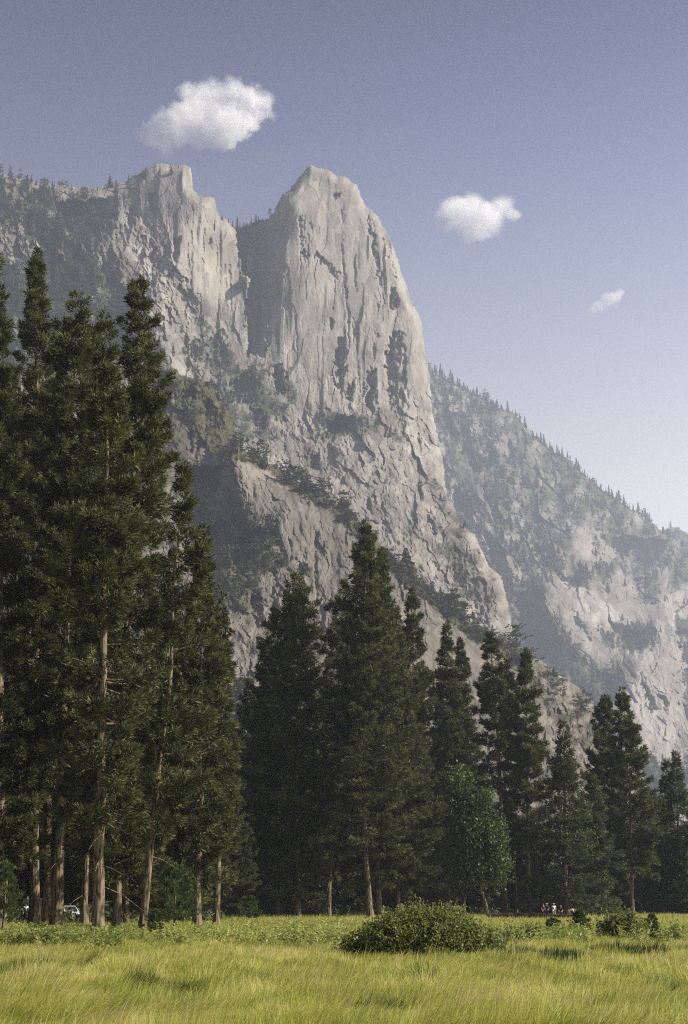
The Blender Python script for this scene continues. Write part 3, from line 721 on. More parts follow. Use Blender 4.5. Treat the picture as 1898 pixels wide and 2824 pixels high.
M_bark = bark_mat()
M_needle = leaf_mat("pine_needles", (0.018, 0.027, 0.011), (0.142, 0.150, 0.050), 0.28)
M_cedar = leaf_mat("cedar_sprays", (0.032, 0.046, 0.020), (0.120, 0.135, 0.056), 0.3)
M_dist = leaf_mat("distant_conifer", (0.020, 0.027, 0.015), (0.056, 0.064, 0.034), 0.1)
M_leaf = leaf_mat("broad_leaves", (0.045, 0.075, 0.020), (0.25, 0.28, 0.075), 0.4, 0.5, 0.35)
M_cotton = leaf_mat("cottonwood_leaves", (0.035, 0.055, 0.017), (0.175, 0.20, 0.062), 0.35, 0.5, 0.3)
M_young = leaf_mat("young_needles", (0.035, 0.058, 0.018), (0.11, 0.15, 0.045), 0.3)


def unit(v):
    return v / (np.linalg.norm(v, axis=-1, keepdims=True) + 1e-9)


def blades(C, Dr, rng, k, ln, wd, spread, up=0.25):
    """at each centre C (with its branch direction Dr) k needle blades fanning out; returns verts, tris"""
    n = len(C)
    r = unit(rng.standard_normal((n, k, 3)))
    d = unit(Dr[:, None, :] * 1.0 + r * spread + np.array([0, 0, up]))
    s = unit(np.cross(d, unit(rng.standard_normal((n, k, 3)))))
    L_ = (ln * rng.uniform(0.6, 1.25, (n, k, 1)))
    base = C[:, None, :] + r * (ln * 0.22)
    w_ = wd * rng.uniform(0.7, 1.3, (n, k, 1))
    mid = base + d * L_ * 0.55
    V = np.stack([base, mid + s * w_ * 0.5, base + d * L_, mid - s * w_ * 0.5], 2).reshape(-1, 3)
    Fq = np.arange(n * k * 4).reshape(-1, 4)
    return V, Fq


def prof(kind, t, rng, tip=0.75):
    if kind == 'cone':
        return 0.04 + 0.96 * t ** 0.95
    if kind == 'column':
        return np.clip(0.10 + 1.5 * t ** 0.7, 0, 1) * (1 - 0.2 * t)
    return np.clip(0.04 + 1.18 * t ** tip, 0, 1) * (1 - 0.22 * smooth(0.75, 1.0, t))


def conifer(label, D, bx, top, R, cb, kind='pine', mids=(), dens=1.0, seed=0, dia=None, asym=0.0, group=None, hole=0.6, bare_branches=True, tip=0.75, front=0.0, tint=0.0, name="pine_tree", cat="pine tree"):
    """one big conifer: photo px bx (base), top (x, y), crown radius R and crown foot cb; D metres away"""
    rng = np.random.default_rng(seed + 1000)
    m = D / F                                                   # metres per photo px at this distance
    b = at(bx, 2492, D); b[2] = gz(b[0], b[1]) - 0.15
    tp = at(top[0], top[1], D)
    P = [b]
    for mx, my in mids:
        P.append(at(mx, my, D))
    P.append(tp)
    P = np.array(P)
    H = tp[2] - b[2]
    # trunk centre line as a function of height
    hz = P[:, 2]
    def axis(z):
        return np.stack([np.interp(z, hz, P[:, 0]), np.interp(z, hz, P[:, 1]), z], -1)
    zs = np.linspace(0, 1, 26) ** 1.0 * H + b[2]
    ax = axis(zs)
    wob = np.stack([fbm(zs / 6 + seed, zs * 0, 2, 7), fbm(zs / 6 + seed, zs * 0 + 5, 2, 8), zs * 0], -1) * 0.25 * np.clip((zs - b[2]) / 5, 0, 1)[:, None]
    ax = ax + wob
    dia = dia if dia else 0.020 * H
    u = (zs - b[2]) / H
    rr = dia / 2 * (np.clip(1 - u, 0, 1) ** 0.85 * 0.93 + 0.035) * (1 + 0.45 * np.exp(-u * H / 0.9))
    root = thing(name, label, cat, tuple(b), group)
    mb = MB()
    mb.tube(ax - b, rr, 12, True, 0.05, rng)
    zc = at(top[0], cb, D)[2]                                   # crown foot
    CL = tp[2] - zc
    # branches
    nb = int(CL / 0.12 * dens)
    t = np.sort(rng.uniform(0.0, 1.0, nb) ** 0.9)
    z = tp[2] - t * CL
    az = np.cumsum(rng.uniform(1.6, 3.1, nb))
    Rm = R * m * (1.12 if kind in ("cone", "column") else 1.34 if D < 203 else 1.08)
    keep = np.ones(nb, bool)
    # holes: a slow noise thins whole sectors of the crown
    hn = fbm(z / 2.6 + seed * 3.1, az % (2 * np.pi) * 0.9, 2, seed + 5)
    keep = hn > -0.46 + 0.30 * hole * (0.4 + t)
    Lb = Rm * prof(kind, t, rng, tip) * (rng.uniform(0.45, 1.18, nb)) * (1 + asym * np.cos(az)) * (1 - front * np.clip(-np.sin(az), 0, 1)) * (1 + 0.35 * hn)
    Lb = np.maximum(Lb, 0.25)
    t, z, az, Lb = t[keep], z[keep], az[keep], Lb[keep]
    nb = len(t)
    O = np.stack([np.interp(z, zs, ax[:, 0]), np.interp(z, zs, ax[:, 1]), z], -1)
    if kind in ('cone', 'column'):
        el0 = 0.75 - 0.95 * t + rng.normal(0, 0.10, nb); bend = 0.10
    else:
        el0 = 0.62 - 1.00 * t + rng.normal(0, 0.18, nb); bend = 0.24
    dirh = np.stack([np.cos(az), np.sin(az), np.zeros(nb)], -1)
    side = np.stack([-np.sin(az), np.cos(az), np.zeros(nb)], -1)

    def along(s, i):
        """point and direction at share s of branch i: out, and turning up towards the tip"""
        e = el0[i]
        p = O[i] + dirh[i] * (Lb[i] * s * np.cos(e))[:, None]
        p[:, 2] += Lb[i] * (s * np.sin(e) + bend * s * s - (0.12 * s if kind == 'cone' else 0))
        d = dirh[i] * np.cos(e)[:, None] + np.array([0, 0, 1.0]) * (np.sin(e) + 2 * bend * s)[:, None]
        return p, unit(d)
    per = 5.6 if kind in ('cone', 'column') else 7.2
    cnt = np.maximum((Lb * per * np.clip(D / 130, 0.8, 1.2) ** -1).astype(int), 2)
    i = np.repeat(np.arange(nb), cnt)
    s = 1 - rng.uniform(0, 1, len(i)) ** 1.25 * (0.80 if kind in ('cone', 'column') else 0.68)
    p, d = along(s, i)
    lat = rng.uniform(-1, 1, len(i)) * Lb[i] * 0.42 * (1.15 - s)
    p = p + side[i] * lat[:, None]
    p[:, 2] += rng.normal(0, 0.10, len(i))
    d = unit(d + side[i] * (np.sign(lat) * 0.55)[:, None])
    if kind in ('cone', 'column'):
        V, Fq = blades(p - b, d, rng, 10, 0.42 + D / 900, 0.075 + D / 2600, 0.75, -0.15)
    else:
        V, Fq = blades(p - b, d, rng, 17, 0.35 + D / 900, 0.043 + D / 2900, 0.95, 0.10)
    kk = len(V) // len(p)
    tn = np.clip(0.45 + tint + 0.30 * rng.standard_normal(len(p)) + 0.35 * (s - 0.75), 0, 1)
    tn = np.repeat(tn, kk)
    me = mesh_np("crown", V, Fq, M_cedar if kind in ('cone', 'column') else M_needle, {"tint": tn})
    # limbs: a thin wooden tube per branch, and dead snags under the crown
    step = max(1, int(nb / 260))
    for q in range(0, nb, step):
        ss = np.array([0, 0.35, 0.8]); pp, _ = along(ss, np.array([q] * 3))
        r0 = 0.018 + 0.014 * Lb[q]
        mb.tube(pp - b, [r0, r0 * 0.7, r0 * 0.3], 4, False)
    if bare_branches:
        for q in range(int(8 + (zc - b[2]) * 0.5)):
            zz = rng.uniform(b[2] + (zc - b[2]) * 0.35, zc + CL * 0.15); a = rng.uniform(0, 6.28); ll = rng.uniform(0.5, 2.2) * Rm / 2.5
            o0 = np.array([np.interp(zz, zs, ax[:, 0]), np.interp(zz, zs, ax[:, 1]), zz])
            e = np.array([math.cos(a), math.sin(a), rng.uniform(-0.5, 0.2)])
            mb.tube(np.array([o0, o0 + e * ll * 0.5, o0 + e * ll + np.array([0, 0, -0.15 * ll])]) - b, [0.035, 0.025, 0.01], 4, False)
    link("trunk", mb.mesh("trunk", M_bark), root)
    link("crown", me, root)
    return root


PT = conifer
PT("slim full pine rising between the blunt topped and the big ragged topped pines", 122, 236, (262, 905), 84, 2350, seed=15, dia=0.6, tip=0.6)
# the tall group at the meadow's edge
PT("tall pine on the picture edge beside the small round pine, its trunk half hidden", 105, 8, (-12, 700), 100, 2380, seed=1)
PT("tallest slender pine with a pointed top, straight trunk standing before the dark parked van", 117, 99, (100, 680), 104, 2150, seed=2, dia=0.88)
PT("dark pine trunk squeezed in beside the pine with a long pale trunk", 126, 131, (158, 905), 90, 2150, seed=3, dia=0.8)
PT("broad blunt topped pine whose long sunlit pale trunk hides the white car's tail", 107, 160, (212, 815), 100, 2100, seed=4, dia=0.92, tip=0.5)
PT("thickest dark pine trunk reaching lowest into the meadow beside the grey path", 80, 273, (292, 868), 116, 2280, seed=5, dia=0.66, hole=0.9, mids=[(284, 1900)])
PT("big pine with a wide ragged top and slim lit trunk behind the thickest trunk", 98, 325, (380, 778), 116, 2400, seed=6, dia=0.56, tip=0.52, mids=[(336, 2000), (345, 1700), (394, 1150)])
PT("slender pine with a curving leaning trunk that sweeps away from the tall group", 87, 394, (505, 1282), 84, 2330, seed=7, dia=0.46, mids=[(424, 2250), (452, 2000), (478, 1700)], asym=0.6, front=0.92, dens=1.0, hole=0.9)
PT("full pine with branches down to the ground just past the leaning pine", 108, 545, (560, 1450), 74, 2440, seed=8, dia=0.6, dens=1.1)
PT("short pine with lit bare trunk at the outer end of the tall group", 114, 598, (612, 1632), 52, 2440, seed=9, dia=0.5, hole=0.8)
PT("young dense pine filling the gap under the big ragged topped pine", 128, 352, (352, 1780), 105, 2490, seed=10, dia=0.5, bare_branches=False)
PT("young dense pine below the leaning pine's curving trunk", 132, 470, (468, 1660), 105, 2490, seed=11, dia=0.5, bare_branches=False)
PT("shaded pine behind the white car with branches close to the ground", 175, 210, (215, 1990), 120, 2470, seed=12, dia=0.5, bare_branches=False)
PT("shaded pine standing behind the dark van's roof", 180, 55, (45, 1650), 120, 2440, seed=13, dia=0.6)
PT("shaded pine glimpsed between the two thickest trunks", 165, 232, (190, 1560), 70, 2200, seed=14, dia=0.6, hole=0.8)
# the middle group
PT("shorter shoulder pine standing beside the round topped pine, slim lit trunk foot", 190, 766, (746, 1716), 100, 2460, seed=21, dia=0.6, mids=[(756, 1950)])
PT("bushy dark pine with a twin tufted top before the pale granite slab", 185, 822, (815, 1590), 108, 2470, seed=22, dia=0.7, tip=0.55)
PT("thin see-through pine with gaps beside the tallest pine of its group", 200, 905, (948, 1606), 92, 2300, seed=23, dia=0.7, hole=1.0, dens=0.75)
PT("tallest pine before the granite slab, its lit curved trunk rising beside the willow", 180, 1022, (1010, 1447), 98, 2340, seed=24, dia=0.75, mids=[(1012, 2400), (1000, 2150)], hole=0.55)
PT("pine with a straight dark trunk close beside the lit curved trunk", 191, 1048, (1054, 1520), 92, 2420, seed=25, dia=0.7, mids=[(1036, 2300), (1040, 1900)])
PT("broad pine with drooping lower branches sweeping down behind the willow", 205, 1098, (1085, 1690), 112, 2450, seed=26, dia=0.7, dens=1.1)
PT("pointed pine with an uneven shoulder rising behind the willow's crest", 215, 1152, (1136, 1632), 98, 2470, seed=27, dia=0.8)
PT("young pine in deep shade at the outer flank of the bushy dark pine", 232, 688, (690, 1880), 105, 2490, seed=28, dia=0.5, bare_branches=False)
PT("young pine in deep shade between the bushy and the tallest pine", 236, 940, (930, 1900), 110, 2490, seed=29, dia=0.5, bare_branches=False)
# the row on the far side of the meadow
PT("slim pine with a thin knobbly top next to the open gap in the row", 225, 1238, (1232, 1718), 68, 2420, seed=31, dia=0.7, hole=0.6)
PT("lower twin of the thin knobbly topped pine, close at its side", 235, 1278, (1272, 1766), 62, 2440, seed=32, dia=0.6)
PT("open crowned pine whose dark bare trunk stands against pale granite", 215, 1392, (1353, 1745), 70, 2170, seed=33, dia=0.85, hole=0.85, mids=[(1378, 2100), (1366, 1950)], dens=0.85)
PT("thinnest spindly pine between two fuller pines, trunk bare against granite", 226, 1424, (1400, 1812), 42, 2130, seed=34, dia=0.5, hole=0.9, dens=0.8)
PT("narrow full pine with rounded top beyond the spindly pine", 215, 1458, (1450, 1795), 68, 2330, seed=35, dia=0.8)
PT("cone shaped cedar with a broad even skirt standing behind the people", 205, 1560, (1556, 1995), 118, 2495, 'cone', seed=36, dia=0.8, name="cedar_tree", cat="cedar tree", bare_branches=False)
PT("small cone shaped cedar tucked against the broad skirted cedar", 214, 1652, (1640, 2140), 80, 2500, 'cone', seed=37, dia=0.5, name="cedar_tree", cat="cedar tree", bare_branches=False)
PT("dense pine with a tapering top beside the tall lit trunked pine", 240, 1668, (1667, 1918), 80, 2420, seed=38, dia=0.7)
PT("tall pine with a long thin sunlit trunk and tufted top beyond the cedars", 225, 1743, (1718, 1900), 78, 2400, seed=39, dia=0.7, hole=0.8, mids=[(1738, 2200), (1728, 2050)], dens=0.85)
PT("rounded cedar lower than its neighbours beyond the lit trunked pine", 250, 1800, (1790, 2180), 62, 2500, 'column', seed=40, dia=0.5, name="cedar_tree", cat="cedar tree", bare_branches=False)
PT("double topped cedar near the end of the row, the taller point", 235, 1872, (1864, 2082), 80, 2500, 'cone', seed=41, dia=0.6, name="cedar_tree", cat="cedar tree", bare_branches=False)
PT("shorter companion pressed against the double topped cedar", 239, 1836, (1836, 2102), 52, 2500, 'cone', seed=42, dia=0.5, name="cedar_tree", cat="cedar tree", bare_branches=False)
PT("cedar cut by the picture edge at the far end of the row", 230, 1930, (1925, 2150), 80, 2500, 'cone', seed=43, dia=0.6, name="cedar_tree", cat="cedar tree", bare_branches=False)
for k, (bx, tx, ty, R, D, kd, lb) in enumerate([
        (1310, 1308, 2120, 75, 250, 'column', "shaded young cedar behind the leaning cottonwood"), (1400, 1395, 2190, 62, 244, 'column', "olive young cedar under the open crowned pine"),
        (1455, 1452, 2230, 66, 240, 'cone', "young cedar at the foot of the narrow full pine"), (1500, 1498, 2330, 60, 230, 'cone', "low pale green cedar before the cone shaped cedar's skirt"),
        (1605, 1602, 2310, 72, 222, 'cone', "light olive young cedar overlapping the cone shaped cedar"), (1700, 1700, 2260, 66, 246, 'cone', "young cedar filling between the cedars and the lit trunked pine"),
        (1190, 1188, 2060, 78, 240, 'column', "shaded young cedar behind the cottonwood's thin side"), (860, 862, 2020, 90, 240, 'column', "shaded young cedar behind the bushy dark pine"),
        (1780, 1778, 2330, 60, 238, 'cone', "small cedar under the rounded cedar"), (640, 640, 2080, 70, 225, 'column', "shaded young cedar in the gap between the pine groups"),
        (1000, 1000, 2050, 90, 245, 'column', "shaded young cedar behind the lit curved trunk"), (1085, 1085, 2080, 90, 250, 'column', "shaded young cedar behind the drooping pine")]):
    PT(lb, D, bx, (tx, ty), R, 2500, kd, seed=60 + k, dia=0.4, name="cedar_tree", cat="cedar tree", bare_branches=False, tint=0.3 if 'olive' in lb or 'pale' in lb else 0.0)


# the wood behind: copies of four full-skirted trees, deep in the shade
def copy_tree(src, loc, rz, s, label, group):
    r = src.copy(); COL.objects.link(r)
    r.location = loc; r.rotation_euler = (0, 0, rz); r.scale = (s, s, s)
    r["label"] = label; r["group"] = group
    for ch in list(src.children):
        c = ch.copy(); COL.objects.link(c); c.parent = r
    return r


def back_wood():
    rng = np.random.default_rng(500)
    src = [o for o in COL.objects if o.get("label") and ("young dense pine" in o["label"] or "young pine in deep shade" in o["label"])]
    hs_ = [max(v.co.z for v in o.children[0].data.vertices) for o in src]
    for k in range(18):                                          # the wood goes on past the picture's edge and shades the trunks
        px = rng.uniform(-900, -130); D = rng.uniform(75, 190); b = at(px, 2492, D); b[2] = -0.1; q = rng.integers(len(src))
        copy_tree(src[q], tuple(b), rng.uniform(0, 6.28), rng.uniform(30, 44) / hs_[q], "pine of the wood beyond the picture edge, past the tall group", "pines beyond the picture edge")
    zones = [(-90, 640, 26, 150, 240, 1850, 2150, "shaded pine deep in the wood behind the tall group's trunks", "shaded pines behind the tall group"),
             (610, 1260, 26, 225, 320, 1980, 2260, "shaded pine deep in the wood behind the middle group's trunks", "shaded pines behind the middle group"),
             (1230, 1960, 30, 262, 340, 2290, 2420, "shaded pine low in the wood behind the far row", "shaded pines behind the far row")]
    for x0, x1, n, d0, d1, t0, t1, lb, g in zones:
        for k in range(n):
            px = x0 + (x1 - x0) * (k + rng.uniform(0.1, 0.9)) / n; D = rng.uniform(d0, d1); ty = rng.uniform(t0, t1)
            if 200 < px < 280 and ty < 2000: ty += 140
            H = at(px, ty, D)[2]; q = rng.integers(len(src))
            b = at(px, 2492, D); b[2] = -0.1
            copy_tree(src[q], tuple(b), rng.uniform(0, 6.28), H / hs_[q], lb, g)


back_wood()


# ------------------------------------------------------------------ broad-leaved plants
def leafy(name, label, cat, base, lobes, nshoot, per, leaf, mat, seed, limbs=(), stem_r=0.02, group=None, upness=0.5, tint=0.0, inner=0.35, kind=None):
    """shoots set through the lobes (x, y, z, rx, ry, rz in metres from the base), each a spray of leaves"""
    rng = np.random.default_rng(seed)
    lob = np.array(lobes, float)
    vol = lob[:, 3] * lob[:, 4] * lob[:, 5]
    pick = rng.choice(len(lob), nshoot, p=vol ** 0.75 / (vol ** 0.75).sum())
    d = unit(rng.standard_normal((nshoot, 3)))
    rr = rng.uniform(inner, 1.0, nshoot) ** 0.5
    C = lob[pick, :3] + d * rr[:, None] * lob[pick, 3:]
    C[:, 2] = np.maximum(C[:, 2], 0.05)
    ok = C[:, 2] > 0.02
    C, d, rr = C[ok], d[ok], rr[ok]
    out = unit(d * lob[pick][ok][:, 3:] ** -1 + np.array([0, 0, upness]))
    n = len(C)
    sl = leaf * 5 * rng.uniform(0.6, 1.4, n)
    u = rng.uniform(-0.5, 0.5, (n, per, 1))
    cc = C[:, None, :] + out[:, None, :] * (u * sl[:, None, None]) + rng.normal(0, leaf * 0.5, (n, per, 3))
    ld = unit(out[:, None, :] * 0.6 + unit(rng.standard_normal((n, per, 3))) * 0.9)
    sd_ = unit(np.cross(ld, unit(rng.standard_normal((n, per, 3)))))
    ll = leaf * rng.uniform(0.7, 1.3, (n, per, 1))
    V = np.stack([cc, cc + ld * ll * 0.5 + sd_ * ll * 0.30, cc + ld * ll, cc + ld * ll * 0.5 - sd_ * ll * 0.30], 2).reshape(-1, 3)
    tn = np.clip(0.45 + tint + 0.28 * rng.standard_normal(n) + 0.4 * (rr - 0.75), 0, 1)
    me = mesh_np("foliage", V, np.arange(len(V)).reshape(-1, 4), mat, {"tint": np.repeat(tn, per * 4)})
    root = thing(name, label, cat, tuple(base), group)
    mb = MB()
    for pts, r in limbs:
        pts = np.array(pts, float)
        mb.tube(pts, np.linspace(r, r * 0.35, len(pts)), 7)
    for q in range(0, n, max(1, n // 60)):
        e = C[q]; s0 = np.array([e[0] * 0.35, e[1] * 0.35, 0.0]) if not limbs else np.array(limbs[0][0][-1])
        mb.tube(np.array([s0, (s0 + e) / 2 + np.array([0, 0, 0.08 * np.linalg.norm(e)]), e]), [stem_r, stem_r * 0.7, stem_r * 0.3], 4, False)
    link("stem" if not limbs else "trunk", mb.mesh("stem", M_bark), root)
    link("foliage" if not limbs else "crown", me, root)
    return root


# leaning cottonwood
cb_ = at(1347, 2492, 192); cb_[2] = 0
leafy("cottonwood_tree", "light leaved cottonwood with a short leaning trunk at the meadow edge", "cottonwood tree", cb_,
      [(-3.4, 0, 16.5, 1.8, 1.8, 2.6), (-2.6, 0.3, 13.0, 2.6, 2.4, 2.8), (-1.8, -0.3, 10.0, 3.0, 2.6, 2.6), (0.6, 0.2, 10.5, 2.0, 2.0, 2.4), (-3.6, 0, 8.6, 2.4, 2.2, 2.2), (0.8, -0.2, 7.2, 2.2, 2.2, 1.9), (-1.2, 0, 6.0, 2.6, 2.2, 1.8),
       (1.2, 0, 4.9, 1.6, 1.6, 1.2), (-3.8, 0.2, 5.6, 1.8, 1.8, 1.4), (-0.4, 0, 14.8, 1.5, 1.5, 1.8)], 1150, 12, 0.42, M_cotton, 5,
      limbs=[([(0, 0, -0.2), (-0.35, 0, 1.6), (-0.85, 0, 3.4), (-1.2, 0, 6), (-1.6, 0, 9)], 0.26), ([(-1.2, 0, 6), (-2.2, 0.2, 9), (-3, 0, 13), (-3.3, 0, 16.5)], 0.14), ([(-1.3, 0, 7), (0, 0, 9), (0.8, 0.1, 11)], 0.10)], stem_r=0.04, tint=-0.28)

# the big willow in the meadow
wb = at(1165, 2492, 45.5); wb[2] = gz(wb[0], wb[1]) - 0.05
leafy("willow_shrub", "big dense rounded willow shrub standing alone in the grass", "shrub", wb,
      [(-0.884, 0, 0.627, 0.848, 1.0, 0.835), (-0.104, 0.2, 0.775, 0.848, 1.1, 0.928), (0.676, 0.1, 0.798, 0.848, 1.0, 0.858), (-1.56, 0, 0.433, 0.742, 0.9, 0.603), (-2.132, -0.1, 0.274, 0.477, 0.6, 0.394), (1.404, 0, 0.524, 0.848, 0.9, 0.673), (2.08, -0.1, 0.342, 0.583, 0.6, 0.464), (0.312, -0.8, 0.513, 0.954, 0.6, 0.58), (1.352, -0.75, 0.342, 0.954, 0.5, 0.418), (-0.624, -0.75, 0.456, 0.848, 0.5, 0.58), (1.976, -0.6, 0.228, 0.636, 0.5, 0.348)], 4000, 15, 0.085, M_leaf, 6, upness=0.75, tint=0.08)


def sapling(label, px, D, h_px, w_px, seed, group=None, dark=0.0):
    b = at(px, 2492, D); b[2] = gz(b[0], b[1]) - 0.03
    rng = np.random.default_rng(seed)
    H = h_px * D / F; W = w_px * D / F / 2
    root = thing("young_pine", label, "young pine", tuple(b), group)
    n = int(26 + H * 12)
    t = np.sort(rng.uniform(0, 1, n)); z = H * (1 - t * 0.92); az = np.cumsum(rng.uniform(1.8, 3.0, n)); Lb = W * np.clip(0.12 + 1.2 * t ** 0.8, 0, 1) * rng.uniform(0.6, 1.15, n)
    cnt = 7
    i = np.repeat(np.arange(n), cnt); s = rng.uniform(0.25, 1, n * cnt)
    dh = np.stack([np.cos(az), np.sin(az), np.zeros(n)], -1)
    p = dh[i] * (Lb[i] * s)[:, None]; p[:, 2] = z[i] + Lb[i] * s * 0.35
    d = unit(dh[i] + np.array([0, 0, 0.7]))
    V, Fq = blades(p, d, rng, 12, 0.10 + H * 0.045, 0.012 + D / 3600, 0.8, 0.45)
    tn = np.repeat(np.clip(0.45 - dark + 0.3 * rng.standard_normal(len(p)), 0, 1), len(V) // len(p))
    link("crown", mesh_np("crown", V, Fq, M_young, {"tint": tn}), root)
    mb = MB(); mb.tube([(0, 0, 0), (0.02, 0, H * 0.5), (0, 0, H * 0.97)], [0.02 + H * 0.012, 0.015 + H * 0.008, 0.006], 7)
    link("trunk", mb.mesh("trunk", M_bark), root)


sapling("round bushy young pine at the picture edge near the dark van", 12, 92, 175, 110, 3)
sapling("dark dense young pine with a bent stem standing at the shade's edge", 482, 97, 170, 130, 4, dark=0.2)
sapling("small light young pine at the foot of the leaning pine", 432, 86, 62, 62, 5)
sapling("small round young pine at the shaded edge between the pine groups", 694, 150, 62, 52, 6)
sapling("bushy young pine standing before the bending person by the log", 1598, 82, 62, 62, 7, dark=0.1)
sapling("faint loose young pine beside the bushy one in the meadow", 1524, 74, 52, 60, 8)
sapling("cone shaped young pine alone in the meadow beyond the leafy bramble", 1796, 80, 52, 52, 9, dark=0.1)
sapling("tiny young pine in the grass between bramble and pale stalks", 1798, 64, 28, 24, 10)


def bramble(label, px, D, w_px, h_px, seed, n=500, leaf=0.13, tint=0.05):
    b = at(px, 2492, D); b[2] = gz(b[0], b[1]) - 0.03
    W = w_px * D / F / 2; H = h_px * D / F
    rng = np.random.default_rng(seed)
    lobes = [(W * x, rng.uniform(-.3, .3), H * 0.42 * hh, W * 0.42, 0.5, H * 0.55 * hh) for x, hh in ((-0.65, 0.75), (-0.2, 0.95), (0.25, 1.05), (0.65, 0.7))]
    leafy("leafy_shrub", label, "shrub", b, lobes, n, 9, leaf, M_leaf, seed, upness=0.6, tint=tint, stem_r=0.01)


bramble("leafy low bramble with glossy leaves beyond the dark sedge hollow", 1712, 69, 130, 62, 21, 520, 0.16)
bramble("straggling low shrub hugging the ground just past the willow", 1450, 62, 150, 52, 22, 520, 0.12)
bramble("tall stalky leafy weed rising behind the glossy bramble", 1706, 76, 36, 50, 23, 90, 0.14)
bramble("small leafy weed with pale leaves at the picture edge in the meadow", 1850, 66, 50, 44, 24, 110, 0.12, 0.25)
bramble("patch of dark bramble leaves low in the weeds near the grey path", 120, 60, 200, 40, 25, 420, 0.12)
# ------------------------------------------------------------------ ground, path, grass
def ground():
    m, nt, out = new_mat("meadow_soil")
    tc = N(nt, "TexCoord"); v = tc.outputs["Object"]
    a = noise(nt, v, 0.35, 5, 0.6); b_ = noise(nt, v, 4.0, 4, 0.6)
    c = mixc(nt, maprange(nt, a, 0.3, 0.7), (0.11, 0.115, 0.03), (0.23, 0.20, 0.07))
    c = mixc(nt, maprange(nt, b_, 0.4, 0.8, 0, 0.6), c, (0.07, 0.06, 0.03))
    b = N(nt, "BsdfPrincipled", Roughness=1.0); b.inputs["Specular IOR Level"].default_value = 0.0
    nt.links.new(c, b.inputs["Base Color"]); nt.links.new(b.outputs[0], out.inputs[0])
    ys = np.concatenate([np.arange(-40, 16, 8.0), np.arange(16, 100, 0.8), np.arange(100, 300, 8.0), np.array([350, 450, 600, 800, 1100, 1500, 2100, 2900.0])])
    xs = np.concatenate([np.array([-2200, -1200, -600, -300, -150, -90.0, -60]), np.arange(-44, 44.1, 0.9), np.array([60, 90.0, 150, 300, 600, 1200, 2200])])
    X, Y = np.meshgrid(xs, ys)
    V = np.stack([X, Y, gz(X, Y)], -1).reshape(-1, 3)
    i = np.arange(len(ys) - 1)[:, None] * len(xs) + np.arange(len(xs) - 1)[None, :]
    Fq = np.stack([i, i + 1, i + len(xs) + 1, i + len(xs)], -1).reshape(-1, 4)
    tag(link("ground", mesh_np("ground", V, Fq, m, None, True)), kind="structure")


ground()
PATH_Y = lambda x: 83 + 0.28 * (x + 12) + 0.6 * np.sin(x * 0.25)
def path():
    m = simple_mat("path_gravel", (0.27, 0.245, 0.225), 0.95, 0.05, 0.25, 6.0)
    xs = np.linspace(-40, -8.5, 80); V = []; Fq = []
    for k, x in enumerate(xs):
        w_ = 1.5 * min(1, (-8.3 - x) / 3)
        for s in (-1, -0.3, 0.3, 1):
            y = PATH_Y(x) + s * w_ + 0.15 * math.sin(x * 2.1 + s * 3)
            V.append((x, y, gz(x, y) + 0.03 + 0.05 * (1 - s * s)))
    for k in range(len(xs) - 1):
        for q in range(3): Fq.append((k * 4 + q, k * 4 + 4 + q, k * 4 + 5 + q, k * 4 + 1 + q))
    tag(link("path", mesh_np("path", V, np.array(Fq), m, None, True)), kind="structure")
path()

M_grass = leaf_mat("meadow_grass", (0.06, 0.09, 0.02), (0.56, 0.54, 0.135), 0.5, 0.55, 0.3)
_nt = M_grass.node_tree; _r = _nt.nodes.new("ShaderNodeValToRGB"); _mx = [n for n in _nt.nodes if n.type == 'MIX'][0]
for _p, _c in ((0.45, (0.30, 0.35, 0.055)), (0.72, (0.56, 0.57, 0.125)), (0.9, (0.60, 0.54, 0.20))):
    _e = _r.color_ramp.elements.new(_p); _e.color = (*_c, 1)
_r.color_ramp.elements[0].color = (0.045, 0.075, 0.018, 1); _r.color_ramp.elements[-1].color = (0.60, 0.50, 0.27, 1)
_nt.links.new([n for n in _nt.nodes if n.type == 'ATTRIBUTE'][0].outputs["Fac"], _r.inputs[0])
for _l in list(_mx.outputs[2].links): _nt.links.new(_r.outputs[0], _l.to_socket)
M_weed = leaf_mat("meadow_weeds", (0.13, 0.19, 0.04), (0.42, 0.44, 0.14), 0.35, 0.5, 0.3)


def in_patch(x, y, c):
    s = np.zeros_like(x)
    for (px, py, rx, ry) in c:
        D = ground_depth(py); cx = (px - 949) / F * D
        s = np.maximum(s, 1 - np.sqrt(((x - cx) / (rx * D / F)) ** 2 + ((y - D) / ry) ** 2))
    return np.clip(s * 2.2, 0, 1)


SHADED_SEDGE = [(1690, 2652, 150, 2.6), (1500, 2670, 130, 2.2), (1860, 2640, 60, 1.4), (1130, 2712, 70, 1.0), (1640, 2590, 60, 1.2), (60, 2700, 130, 1.4), (1050, 2800, 120, 0.6), (480, 2745, 60, 0.5), (1750, 2727, 70, 0.4), (250, 2690, 60, 0.8), (900, 2690, 120, 0.6)]  # greener sedge clumps; the shade of the hollows is put into their tint


